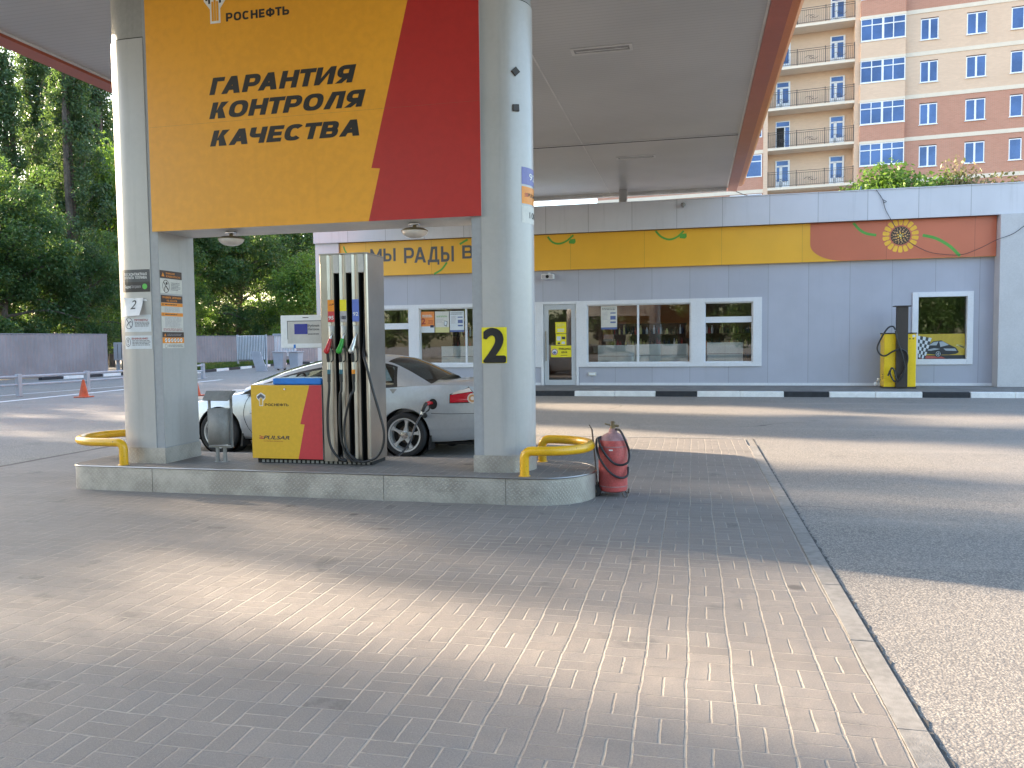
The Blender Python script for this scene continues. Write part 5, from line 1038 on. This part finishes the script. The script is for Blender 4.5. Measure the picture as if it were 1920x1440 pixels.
b = MB(); b.box(pc0-.06, pc1+.06, 22.62, 22.86, ztp-.03, ztp, 'vacbrown', .004); b.build('post_cap', va)
b = MB()
for q in range(3): b.lathe([(.018, 22.745), (.015, 22.742), (.001, 22.742)], 'stbrown', (x1-.24+.08*q, 0, zt_-.13), 'y', 12)
b.rect(x1-.1, x1-.03, zt_-.09, zt_-.03, lambda u, v: (u, 22.747, v), 'sheet')
for i in range(2):
    for j in range(3): b.add([(x0-.002, 22.86+.06*i+d, zb_+.22+.06*j+e) for d, e in ((0, 0), (.03, 0), (.03, .03), (0, .03))], [(0, 1, 2, 3)], 'dark')
b.build('controls', va, recalc=False)
hz = [(1679, 618, .02), (1674, 612, .0), (1664, 616, -.02), (1652, 635, -.03), (1645, 652, -.03), (1650, 664, -.03), (1660, 667, -.04), (1674, 659, -.07), (1688, 655, -.06), (1699, 660, -.05), (1702, 672, -.04), (1698, 690, -.05), (1691, 707, -.06), (1684, 714, -.06), (1680, 708, -.06), (1677, 695, -.05), (1672, 690, -.05), (1669, 698, -.05), (1672, 708, -.05), (1677, 715, -.05), (1685, 713, -.08), (1693, 700, -.09), (1697, 690, -.08), (1690, 660, -.08), (1683, 640, -.06), (1679, 620, -.03)]
b = MB(); b.tube(spline([PY(q, r, 22.64+d) for q, r, d in hz], 6), .022, 'rubber', 8); b.build('hose', va)
b = MB(); b.tube(spline([PY(1672, 690, 22.58), PY(1668, 697, 22.57), PY(1665, 705, 22.57)], 4), .022, 'blackpl', 10); b.build('suction_nozzle', va)
b = MB(); b.lathe([(.0, -.05), (.045, -.03), (.05, .02), (.03, .05)], 'whitepl', (x0-.14, 23.05, .28), n=16); b.lathe([(.0, -.04), (.035, -.02), (.035, .03), (0, .04)], 'whitepl', (x0-.06, 23.1, .40), n=14); b.tube([(x0-.14, 23.05, .3), (x0-.06, 23.1, .4), (x0, 23.1, .4)], .015, 'stgrey', 8); b.build('water_filter', va)
# ------------------------------------------------------------------ apartment block beyond
ap = bpy.data.objects.new('apartment_building', None); COL.objects.link(ap); ap['_o'] = (0, 0, 0); ap.location = (15, 62, 0); ap.rotation_euler = (0, 0, radians(-6))
tag(ap, 'tall tan and red brick apartment block with balconies behind the shop', 'apartment building')
ZK = [.95+2.95*k for k in range(12)]; k0, k1 = 3, 11
def fcol(k): return 'tan' if k in (6, 7, 0, 1, 10) else 'redbrick'
def pl(name, *boxes, m=None, par=ap, bev=0):
    b = MB()
    for bx in boxes: b.box(*bx[:6], bx[6] if len(bx) > 6 else m)
    return b.build(name, par, loc=(0, 0, 0))
pl('side_walls', (-22.7, -9.9, 3.0, 12, 0, 34, 'redbrick'), (-9.9, -3.3, 3.0, 12, 0, 34, 'tan'), (-3.3, 12, 3.0, 12, 0, 34, 'redbrick'))
pl('lower_wall', (-22.7, 12, 0, 3.0, 0, ZK[k0], 'redbrick'))
for k in range(k0, k1):
    z = ZK[k]; f = fcol(k)
    pl('storey_wall', (-.27, 12, 0, 3, z, z+2.95, f)); pl('storey_wall', (-22.7, -9.87, 0, 3, z, z+2.95, 'redbrick'))
    pl('band_course', (-.269, 12.02, -.04, 0, z-.14, z+.14, 'slab')); pl('band_course', (-22.7, -9.871, -.04, 0, z-.14, z+.14, 'slab'))
    pl('spandrel', (-3.2, -.28, -.38, 0, z+.02, z+1.16, f), (-3.2, -.28, 0, 3, z, z+2.95, f)); pl('bay_band', (-3.22, -.26, -.41, 0, z-.16, z+.02, 'slab'), (-3.22, -.26, -.43, 0, z+1.16, z+1.2, 'pvc'))
    fr_ = pl('bay_window', *[(u, u+w_, -.385, -.31, z+1.2, z+2.79, 'pvc') for u, w_ in ((-3.2, .05), (-2.50, .06), (-1.82, .14), (-1.10, .06), (-.34, .06))], (-3.2, -.28, -.384, -.31, z+2.72, z+2.79, 'pvc'), (-3.2, -.28, -.384, -.31, z+1.2, z+1.28, 'pvc'), (-3.2, -.28, -.383, -.31, z+2.27, z+2.34, 'pvc'), (-.335, -.281, -.31, 0, z+1.2, z+2.79, 'pvc'))
    pl('pane', (-3.19, -.29, -.345, -.335, z+1.21, z+2.78, 'skypane'), par=fr_)
    for u0, u1 in ((.72, 1.84), (3.60, 4.82), (6.30, 7.06), (9.1, 10.2)):
        um = (u0+u1)/2; wd = u1-u0
        bx = [(u0, u1, -.02, .03, z+.92, z+.985, 'pvc'), (u0, u1, -.02, .03, z+2.31, z+2.37, 'pvc'), (u0, u0+.06, -.02, .03, z+.985, z+2.31, 'pvc'), (u1-.06, u1, -.02, .03, z+.985, z+2.31, 'pvc'), (u0-.06, u1+.06, -.09, -.021, z+.88, z+.92, 'pvc'), (u0, u1, -.004, .0, z+2.371, z+2.45, 'brown')]
        if wd > .9: bx.append((um-.06, um+.06, -.021, .03, z+.985, z+2.31, 'pvc'))
        fr_ = pl('window', *bx); pl('pane', (u0+.03, u1-.03, -.012, -.006, z+.95, z+2.34, 'skypane'), par=fr_)
    # loggia
    pl('loggia_wall', (-9.55, -3.56, 1.35, 3, z, z+2.95, 'tan')); pl('balcony_slab', (-9.55, -3.56, -.12, 1.35, z-.02, z+.17, 'slab'))
    for u0 in (-9.0, -5.16):
        fr_ = pl('balcony_door', (u0, u0+.10, 1.28, 1.36, z+.17, z+2.45, 'pvc'), (u0+.29, u0+.50, 1.28, 1.36, z+.17, z+2.0, 'pvc'), (u0+.91, u0+1.04, 1.28, 1.36, z+.17, z+2.45, 'pvc'), (u0+.10, u0+.91, 1.28, 1.36, z+2.39, z+2.45, 'pvc'), (u0+.10, u0+.91, 1.28, 1.36, z+1.94, z+2.06, 'pvc'), (u0+.10, u0+.91, 1.28, 1.36, z+.17, z+.85, 'pvc')) if not (k == 5 and u0 < -8) else pl('balcony_door', (u0, u0+.06, 1.28, 1.36, z+.17, z+2.45, 'pvc'), (u0+.62, u0+.70, 1.28, 1.36, z+.17, z+2.0, 'pvc'), (u0+.98, u0+1.04, 1.28, 1.36, z+.17, z+2.45, 'pvc'), (u0+.06, u0+.98, 1.28, 1.36, z+2.39, z+2.45, 'pvc'), (u0+.06, u0+.98, 1.28, 1.36, z+1.98, z+2.06, 'pvc'))
        pl('pane', (u0+.05, u0+.99, 1.32, 1.335, z+.7 if not (k == 5 and u0 < -8) else z+2.06, z+2.42, 'skypane'), *([(u0+.06, u0+.62, 1.32, 1.345, z+.17, z+1.98, 'dark'), (u0+.70, u0+.98, 1.32, 1.335, z+.4, z+1.98, 'skypane')] if (k == 5 and u0 < -8) else []), par=fr_)
    b = MB(); zr = z+.17
    for zz in (zr+1.12, zr+.98, zr+.08): b.box(-9.55, -3.56, -.10, -.075, zz, zz+.028, 'iron')
    n = 46
    for q in range(n): u = -9.5+5.9*q/(n-1); b.box(u-.009, u+.009, -.095, -.08, zr+.08, zr+.98, 'iron')
    for u in (-9.52, -7.5, -5.55, -3.6): b.box(u-.025, u+.025, -.11, -.065, zr, zr+1.2, 'iron')
    for u in (-8.5, -6.5, -4.6):
        b.tube([(u+.45*(t-.5)*2, -.088, zr+.5+.13*sin(t*2*pi)) for t in np.linspace(0, 1, 13)], .014, 'iron', 5); b.tube([(u+.16*cos(t), -.088, zr+.5+.12*sin(t)) for t in np.linspace(0, 2*pi, 12, endpoint=False)], .013, 'iron', 5, True)
    b.build('railing', ap, loc=(0, 0, 0))
    for u0, u1 in ((-12.3, -9.95), (-17.5, -15.2), (-21.4, -19.2)):
        fr_ = pl('bay_window', (u0, u1, -.03, .02, z+1.08, z+1.15, 'pvc'), (u0, u1, -.03, .02, z+2.70, z+2.76, 'pvc'), (u0, u0+.07, -.03, .02, z+1.15, z+2.7, 'pvc'), (u1-.07, u1, -.03, .02, z+1.15, z+2.7, 'pvc'), ((u0+u1)/2-.06, (u0+u1)/2+.06, -.031, .02, z+1.15, z+2.7, 'pvc'), (u0+.07, u1-.07, -.03, .02, z+2.22, z+2.29, 'pvc'))
        pl('pane', (u0+.02, u1-.02, -.018, -.012, z+1.1, z+2.74, 'skypane'), par=fr_)
pl('pier', (-3.56, -3.2, -.10, 3, ZK[k0], 34, 'tan')); pl('pier', (-9.87, -9.55, -.10, 3, ZK[k0], 34, 'tan'))
# ------------------------------------------------------------------ fences and far forecourt
def fence(name, label, pts, h, m, cat='fence', posts=True):
    t = thing(name, label, cat, (*pts[0], 0)); b = MB()
    for (xa, ya), (xb, yb_) in zip(pts[:-1], pts[1:]):
        d = Vector((xb-xa, yb_-ya, 0)).normalized(); nn = Vector((-d.y, d.x, 0))*.012; A, B = Vector((xa, ya, 0)), Vector((xb, yb_, 0)); L = (B-A).length; n = max(2, int(L/.05)); vs = []
        for i in range(n+1):
            p = A+d*(L*i/n); o_ = nn*(.6 if (i//2) % 2 else -.6); vs += [p+o_+Vector((0, 0, .05)), p+o_+Vector((0, 0, h))]
        b.add(vs, [[2*i, 2*i+2, 2*i+3, 2*i+1] for i in range(n)], m)
    b.build('sheet', t, recalc=False); b = MB()
    for (xa, ya), (xb, yb_) in zip(pts[:-1], pts[1:]): b.tube([(xa, ya, h+.01), (xb, yb_, h+.01)], .03, m, 4)
    b.build('cap_rail', t); return t
fence('sheet_fence', 'grey lilac profiled sheet fence under drooping trees, ending at the blue gate', [(-34.5, -6), (-33, 14), (-32, 30.6), (-30.8, 36.4)], 2.17, 'fence')
fence('sheet_fence', 'pale profiled sheet fence behind the grass verge and waste bins', [(-36.8, 50.5), (-30.2, 59.3), (-16, 76)], 2.2, 'fence')
g = thing('gate', 'dark blue sheet gate partly hidden by the notice column', 'gate', (-30.7, 38.2, 0)); b = MB(); b.box(-31.9, -29.2, 39.0, 39.06, .1, 2.35, 'bluedoor'); b.build('leaf', g); b = MB(); b.box(-29.2, -29.08, 38.95, 39.1, 0, 2.5, 'dark'); b.box(-32.05, -31.9, 38.95, 39.1, 0, 2.5, 'dark'); b.build('post', g)
u = thing('utility_cabinet', 'pale grey utility cabinet on legs beside the blue gate', 'utility cabinet', (-30.9, 37.7, 0)); b = MB(); b.box(-31.35, -30.55, 37.5, 37.9, .75, 1.75, 'postwhite', .02); b.build('box', u)
for x in (-31.25, -30.65): MB().box(x-.04, x+.04, 37.6, 37.8, 0, .749, 'postwhite').build('leg', u)
b = MB(); b.box(-31.1, -31.06, 37.494, 37.499, .85, 1.65, 'textgrey'); b.box(-30.85, -30.81, 37.494, 37.499, .85, 1.65, 'textgrey'); b.build('door_slot', u, recalc=False)
b = MB(); q = PY(21, 651, 28.6); fx_, fy_ = -32.07, 28.6
b.box(fx_+.05, fx_+.062, fy_-.28, fy_+.28, 1.25, 1.72, 'pink'); tag(b.build('plate', loc=(fx_+.05, fy_, 1.25)), 'small cream plate fixed on the grey lilac fence', 'plate')
# slatted enclosure with bins
s_ = thing('slat_screen', 'white vertical slat screen round the waste bins', 'screen', (-28, 47, 0)); b = MB()
for i in range(18): x = -29.5+.115*i; b.box(x, x+.06, 46.7, 46.74, .55, 2.15, 'frame')
b.box(-29.5, -27.4, 46.80, 46.83, .5, 2.1, 'dark'); b.build('slat_panel', s_); b = MB()
for i in range(14): x = -27.2+.115*i; b.box(x, x+.06, 47.5, 47.54, .75, 2.1, 'frame')
b.box(-27.3, -25.5, 47.45, 47.6, 2.1, 2.25, 'postwhite'); b.build('slat_panel', s_); b = MB()
for x in (-29.55, -27.45, -25.45): b.box(x, x+.09, 46.75, 46.84, 0, 2.2, 'postwhite')
b.build('post', s_)
def wbin(x, y, rz, label):
    t = thing('waste_bin', label, 'waste bin', (x, y, 0), 'waste bins by the slat screen'); t.rotation_euler = (0, 0, rz); t['_o'] = (0, 0, 0)
    b = MB(); bm = bmesh.new(); bmesh.ops.create_cube(bm, size=1)
    for v in bm.verts: s2 = .62 if v.co.z > 0 else .5; v.co = (v.co.x*s2*1.05, v.co.y*s2, .1+(v.co.z+.5)*.95)
    bmesh.ops.bevel(bm, geom=bm.edges[:], offset=.03, segments=2, affect='EDGES'); b.bm(bm, 'postwhite'); b.build('body', t, loc=(0, 0, 0)); b = MB(); b.box(-.36, .36, -.36, .34, 1.06, 1.12, 'stgrey', .02); b.build('lid', t, loc=(0, 0, 0))
    b = MB(); b.lathe([(.09, -.04), (.09, .04)], 'rubber', (.2, .22, .09), 'x', 16); b.lathe([(.09, -.04), (.09, .04)], 'rubber', (-.2, .22, .09), 'x', 16); b.build('wheel', t, loc=(0, 0, 0))
wbin(-23.9, 42.3, .1, 'pale grey waste bin in front of the white slats'); wbin(-22.9, 42.4, -.1, 'pale grey waste bin nearest the fuel pump display')
b = MB(); b.prism([(-24.7, .0), (-24.0, 0), (-24.45, 1.15), (-25.05, 1.15)], 41.0, 41.06, 'postwhite', axis='y'); tag(b.build('board', loc=(-24.6, 41, 0)), 'pale board leaning beside the waste bins at the kerb', 'board')
# verge, kerb stones and markings
b = MB(); b.add([(-26.6, 37.6, .12), (-30.1, 54.8, .12), (-22, 66, .12), (-16, 75.8, .12), (-30.3, 58.9, .12), (-36.5, 50.6, .12), (-34, 42, .12)], [(0, 1, 2, 3, 4, 5, 6)], 'soil'); tag(b.build('verge'), kind='structure')
b = MB(); kp = [Vector(p) for p in ((-26.3, 37.0, 0), (-27.9, 44.6, 0), (-29.9, 54.0, 0), (-22, 65.5, 0))]; i = 0
for A, B in zip(kp[:-1], kp[1:]):
    d = (B-A).normalized(); L = (B-A).length; nn = Vector((d.y, -d.x, 0)); t = 0
    while t < L-.2:
        e = min(t+1.9, L); P, Q = A+d*t, A+d*(e-.02); vs = [P, Q, Q+nn*-.16, P+nn*-.16]; b.add([*vs, *[v+Vector((0, 0, .15)) for v in vs]], [(0, 1, 2, 3), (4, 5, 6, 7), (0, 1, 5, 4), (1, 2, 6, 5), (2, 3, 7, 6), (3, 0, 4, 7)], 'kerbw' if i % 2 == 0 else 'kerbb'); t = e; i += 1
A = Vector((-29.0, 33.0, 0)); 
for q in range(6): b.box(-29.6+.0, -29.4, 30.5+1.3*q, 31.75+1.3*q, 0, .14, 'kerbw' if q % 2 else 'kerbb')
tag(b.build('verge_kerb'), kind='structure')
def gquads(n, fn, hh, seed):
    r = np.random.default_rng(seed); vs = []; 
    for _ in range(n):
        x, y = fn(r); a = r.uniform(0, 2*pi); w_ = .03; h = hh*r.uniform(.5, 1.2); dx, dy = w_*cos(a), w_*sin(a); lx, ly = r.uniform(-.06, .06, 2)
        vs += [(x-dx, y-dy, .12), (x+dx, y+dy, .12), (x+lx, y+ly, .12+h)]
    return vs
def gpos(r): t = r.uniform(0, 1)**1.2; y = 38.2+19*t; xl = -34+(-30.6+34)*max(0, (y-50.6)/9) if y > 42 else -26.9-(y-38)*1.8; x0_ = -26.9-(y-37.6)*.2; return (x0_+(max(xl, -36)-x0_)*r.uniform(0, 1), y)
vs = gquads(16000, gpos, .22, 4); b = MB(); b.add(vs, [(3*i, 3*i+1, 3*i+2) for i in range(len(vs)//3)], 'grass'); tag(b.build('grass', recalc=False), kind='stuff')
def mark(pts, wd):
    b = MB(); strip(b, pts, wd, lambda x, y: (x, y, .005), 'kerbw'); tag(b.build('road_marking', recalc=False), kind='structure')
mark([(-18.8, 14), (-19.13, 18.33), (-19.68, 23.9), (-20.4, 31)], .22); mark([(-21.2, 16), (-21.6, 21.5), (-21.3, 25.7), (-22.5, 33)], .12)
# low white railing
rl = thing('road_railing', 'low white two rail barrier along the forecourt edge', 'railing', (-20.7, 20.6, 0)); pp_ = [(-21.6, 12.5), (-21.2, 16.5), (-20.75, 20.6), (-20.55, 23.25), (-20.9, 27.0), (-22.0, 32)]
for x, y in pp_:
    b = MB(); b.box(x-.07, x+.07, y-.07, y+.07, 0, .70, 'postwhite', .012); b.build('post', rl)
for z in (.62, .36):
    b = MB()
    for (xa, ya), (xb, yb_) in zip(pp_[:-1], pp_[1:]): b.tube([(xa-.0, ya, z), (xb-.0, yb_, z)], .038, 'postwhite', 8)
    b.build('rail', rl)
def cone(x, y, label):
    t = thing('traffic_cone', label, 'traffic cone', (x, y, 0), 'orange traffic cones'); b = MB(); b.box(x-.20, x+.20, y-.20, y+.20, 0, .035, 'orange', .012); b.build('base', t)
    b = MB(); b.lathe([(.15, .036), (.135, .06), (.035, .52), (.03, .54), (.02, .54)], 'orange', (x, y, 0), n=24); cn_ = b.build('cone', t); b = MB(); b.lathe([(.105, .18), (.088, .245)], 'redprint', (x, y, 0), n=24); b.lathe([(.064, .36), (.047, .435)], 'pink', (x, y, 0), n=24); b.build('sleeve', cn_)
cone(-18.08, 20.3, 'orange traffic cone in front of the low white barrier'); cone(-14.84, 21.2, 'orange traffic cone showing above the silver car bonnet')
# ------------------------------------------------------------------ trees
def leaves(name, cents, rad, n, size, seed, mats, flat=.6):
    r = np.random.default_rng(seed); cents = np.array(cents); k = r.integers(0, len(cents), n); g_ = r.normal(size=(n, 3)); g_ /= np.linalg.norm(g_, axis=1)[:, None]; g_ *= (r.random(n)**.45)[:, None]
    P = cents[k, :3]+g_*(cents[k, 3:4]*rad)*np.array([1, 1, flat]); a = r.normal(size=(n, 3)); a /= np.linalg.norm(a, axis=1)[:, None]; nr = g_*.5+r.normal(size=(n, 3))*.6+np.array([0, 0, .35]); nr /= np.linalg.norm(nr, axis=1)[:, None]
    a -= nr*(a*nr).sum(1)[:, None]; a /= np.linalg.norm(a, axis=1)[:, None]+1e-9; c_ = np.cross(nr, a); s2 = (size*r.uniform(.6, 1.25, n))[:, None]
    V = np.stack([P-a*s2*.55, P+c_*s2*.32+a*s2*.05, P+a*s2*.6, P-c_*s2*.32+a*s2*.05], 1).reshape(-1, 3)
    me = bpy.data.meshes.new(name); me.from_pydata(V, [], np.arange(4*n).reshape(-1, 4))
    for m_ in mats: me.materials.append(MT[m_])
    if len(mats) > 1: pick = (r.random(len(cents)) < .22).astype(int); me.polygons.foreach_set('material_index', pick[k])
    me.update(); return me
def make_tree(seed, h, r_, base, kind, n, size, mats):
    r = random.Random(seed); tb_ = MB(); cents = []
    tr = .022*h
    if kind == 'broad':
        tips = [(0, 0, h*.55)]; tb_.tube(spline([(0, 0, 0), (r.uniform(-.2, .2), r.uniform(-.2, .2), h*.3), (r.uniform(-.4, .4), r.uniform(-.4, .4), h*.62), (0, 0, h*.9)], 4), [tr*(1-.85*i/12) for i in range(13)], 'bark', 8)
        for k in range(26):
            z0 = h*(.16+.6*k/26); a = k*2.4+r.uniform(-.4, .4); f = (k/26); L = r_*(1.0-.45*f)*r.uniform(.75, 1.1); e = Vector((cos(a)*L, sin(a)*L, (-.5 if k < 9 else L*.45)+r.uniform(-.4, .5)))
            p0, p2 = Vector((0, 0, z0)), Vector((0, 0, z0))+e; p1 = p0.lerp(p2, .5)+Vector((0, 0, .12*L)); tb_.tube(spline([p0, p1, p2], 4), [tr*.42*(1-.85*i/8) for i in range(9)], 'bark', 6)
            for q in (.4, .62, .82, 1.0, 1.08):
                c = p0.lerp(p2, q)+Vector((r.uniform(-.6, .6), r.uniform(-.6, .6), r.uniform(-.35, .5)))
                if c.z > base: cents.append((*c, r.uniform(.75, 1.35)))
            if k < 10:
                for q in range(2): cents.append((p2.x*1.05+r.uniform(-.4, .4), p2.y*1.05+r.uniform(-.4, .4), max(base*.8, p2.z-.6*(q+1)), r.uniform(.45, .75)))
        for q in range(18): a = r.uniform(0, 6.3); rr = r_*.55*r.random(); cents.append((rr*cos(a), rr*sin(a), h*r.uniform(.7, .98), r.uniform(.7, 1.2)))
    else:
        for s2 in range(3):
            ox, oy = r.uniform(-.5, .5), r.uniform(-.5, .5); tb_.tube(spline([(ox*.4, oy*.4, 0), (ox, oy, h*.3), (ox*1.8, oy*1.8, h*.7), (ox*1.5, oy*1.5, h*.97)], 4), [tr*(.75 if s2 else 1)*(1-.9*i/12) for i in range(13)], 'bark', 8)
        for k in range(70):
            z0 = base+(h-base)*(k/70)**.9; a = k*2.4+r.uniform(-.5, .5); f = (z0-base)/(h-base); L = r_*(.55+.9*f*(1-f)*1.9)*(1-.5*f)*r.uniform(.55, 1.15); p0 = Vector((0, 0, z0*.93)); p2 = Vector((cos(a)*L, sin(a)*L, z0+L*.9)); tb_.tube([p0, p2], [.05, .012], 'bark', 5)
            for q in (.45, .75, 1.0): c = p0.lerp(p2, q); cents.append((c.x+r.uniform(-.25, .25), c.y+r.uniform(-.25, .25), c.z+r.uniform(-.2, .3), r.uniform(.4, .8)))
    return tb_, leaves('crown', cents, 1.0, n, size, seed, mats, .75 if kind == 'broad' else 1.1)
KINDS_ = {}
def tree(kind, name, label, x, y, rz=0, sc=1, group=None, cat='tree'):
    tb_, me = KINDS_[kind]; t = bpy.data.objects.new(name, None); COL.objects.link(t); t.location = (x, y, 0); t.rotation_euler = (0, 0, rz); t.scale = (sc, sc, sc) if not isinstance(sc, tuple) else sc; tag(t, label, cat, group)
    if not isinstance(tb_, bpy.types.Mesh):
        o = tb_.build('trunk', None, loc=(0, 0, 0)); KINDS_[kind] = (o.data, me); o.parent = t
    else: o = bpy.data.objects.new('trunk', tb_); COL.objects.link(o); o.parent = t
    c = bpy.data.objects.new('crown', me); COL.objects.link(c); c.parent = t; return t
KINDS_['A'] = make_tree(11, 14, 5.0, 1.6, 'broad', 46000, .20, ['leafdark'])
KINDS_['B'] = make_tree(23, 12, 4.6, 1.4, 'broad', 42000, .19, ['leafdark', 'leafpop'])
KINDS_['P'] = make_tree(5, 21, 2.6, 2.5, 'poplar', 33000, .19, ['leafpop'])
KINDS_['L'] = make_tree(31, 9, 3.2, 1.5, 'broad', 22000, .19, ['leafsunlit', 'leafdark'])
KINDS_['G'] = make_tree(37, 7.6, 2.1, 3.0, 'broad', 30000, .17, ['leafsunlit'])
KINDS_['D'] = make_tree(41, 7.2, 1.3, 3.5, 'broad', 9000, .16, ['leafdry'])
def TX(px, d): return PY(px, 640, d).x
GT = 'trees beyond the sheet fence'
tree('P', 'poplar', 'tall poplar with pale gaps, at the photo edge over the fence', TX(15, 44), 44, .3, 1.0, GT)
tree('P', 'poplar', 'tall dark poplar next to the canopy edge over the fence', TX(85, 50), 50, 2.0, 1.1, GT)
tree('P', 'poplar', 'tall dark poplar just beside the notice column', TX(150, 46), 46, 4.0, 1.0, GT)
tree('A', 'broadleaf_tree', 'dark drooping tree hanging over the fence with the cream plate', TX(-25, 36.5), 36.5, 1.0, .62, GT)
tree('B', 'broadleaf_tree', 'low dark drooping tree over the middle of grey lilac fence', TX(75, 39.5), 39.5, 5.2, .66, GT)
tree('B', 'broadleaf_tree', 'dark drooping tree hanging over the fence corner by blue gate', TX(165, 42), 42, 2.2, .72, GT)
tree('A', 'broadleaf_tree', 'big dark tree filling the gap between the first two poplars', TX(50, 57), 57, 3.0, 1.05, GT)
tree('P', 'poplar', 'tall poplar filling the gap between the last two front poplars', TX(122, 58), 58, .9, 1.2, GT)
tree('P', 'poplar', 'dark poplar behind the bright green tree by the notice column', TX(190, 56), 56, 5.0, 1.15, GT)
tree('L', 'broadleaf_tree', 'bright yellow green tree peeping out beside the notice column', TX(208, 50), 50, 2.2, (1.2, 1.2, 1.85), GT)
tree('A', 'broadleaf_tree', 'big dark tree behind the paler fence, right beside notice column', TX(365, 60), 60, .5, 1.0, GT)
tree('L', 'broadleaf_tree', 'paler green bush hanging beside the notice column over the far fence', TX(352, 57), 57, 4.4, (.7, .7, .95), GT)
tree('B', 'broadleaf_tree', 'big dark tree above the white slat screen', TX(450, 65), 65, 1.5, 1.15, GT)
tree('A', 'broadleaf_tree', 'big dark tree behind the fuel pump display', TX(530, 71), 71, 3.5, 1.1, GT)
tree('L', 'broadleaf_tree', 'sunlit yellow green tree beside the shop corner', TX(572, 62), 62, .2, 1.05, GT)
tree('B', 'broadleaf_tree', 'tall dark tree behind the shop corner', TX(605, 84), 84, 5.0, 1.4, GT)
tree('A', 'broadleaf_tree', 'dark tree deep between the slat screen and the shop', TX(490, 88), 88, 4.1, 1.35, GT)
tree('B', 'broadleaf_tree', 'dark tree deep behind the far fence, seen past the notice column', TX(400, 80), 80, 2.9, 1.3, GT)
tree('P', 'poplar', 'tall poplar rising behind the other trees, above blue gate', TX(240, 66), 66, 1.0, 1.15, GT)
tree('G', 'shrub_tree', 'bright green bushy crown above the shop roof', 7.6, 32.6, .4, 1.04, 'green crowns above the shop roof'); tree('G', 'shrub_tree', 'smaller bright green crown at the rim of the bush over shop roof', 6.3, 33.5, 1.7, (.95, .95, .97), 'green crowns above the shop roof'); tree('G', 'shrub_tree', 'bright green crown at the sunflower end of the bush over shop roof', 8.9, 33.4, 3.2, (.95, .95, 1.0), 'green crowns above the shop roof')
tree('D', 'shrub_tree', 'dry brownish crown above the shop roof', 10.9, 33.5, .3, 1.04); tree('D', 'shrub_tree', 'taller thin grey green crown beside the dry one', 9.95, 33.0, 2.3, (.7, .7, 1.12))
# unseen western tree belt, placed and shaped to shade the forecourt in bands
GW = 'unseen shade trees west of the forecourt'
for kd, x, y, rz, sc, lab in (('B', -38, 5, 1, (1.2, 1.2, 1.03), 'shade tree opposite the front of the island'), ('A', -37, 10.15, 4, (.62, .62, .95), 'slim shade tree opposite the near paving'), ('B', -40, 8.3, 4, (.8, .8, 1.06), 'shade tree standing behind the slim one'), ('B', -38, 14.6, 2.5, (.8, .8, .85), 'unseen low tree added for shade between two taller ones'), ('A', -38, 17.9, 2, (.67, .67, .93), 'narrow shade tree opposite the island'), ('P', -38, 25.2, 3, (1.3, 1.3, .6), 'shade poplar opposite the silver car'), ('P', -38, 30.4, 1, (1.3, 1.3, .62), 'shade poplar opposite the shop kerb'), ('A', -38, 37, 1, .85, 'shade tree opposite the shop front')):
    tree(kd, 'broadleaf_tree' if kd != 'P' else 'poplar', lab, x, y, rz, sc, GW)
for x, y, rz, lab in ((-37, 21.5, 0, 'unseen low bush added for shade opposite the car bonnet'), (-38, 25.5, 1.3, 'unseen low bush added for shade opposite the cones'), (-37, 29.5, 2.6, 'unseen low bush added for shade opposite the shop corner'), (-38, 16.4, 3.9, 'unseen low bush added for shade opposite the guard rail')):
    tree('B', 'shrub_tree', lab, x, y, rz, (.62, .62, .58), 'unseen low bushes added for shade in the west')  # unseen bushes added to block low sun beneath the tree crowns
GE = 'unseen trees added behind the camera'  # added so the shop glass mirrors foliage instead of bright sky
for kd, x, y, rz, sc, lab in (('A', -8, -24, 0, 1.2, 'unseen dark tree added behind the camera, opposite the door'), ('B', 6, -26, 1, 1.4, 'unseen dark tree added behind the camera, opposite the sunflower'), ('A', 20, -22, 2, 1.2, 'unseen dark tree added behind the camera, beyond the asphalt'), ('B', -22, -25, 3, 1.5, 'unseen dark tree added behind the camera, opposite the bins'), ('A', -1, -27, 4, 1.3, 'unseen dark tree added behind the camera, opposite the number 2 column'), ('B', 14, -27, 5, 1.4, 'unseen dark tree added behind the camera, opposite the vacuum unit')):
    tree(kd, 'broadleaf_tree', lab, x, y, rz, sc, GE)
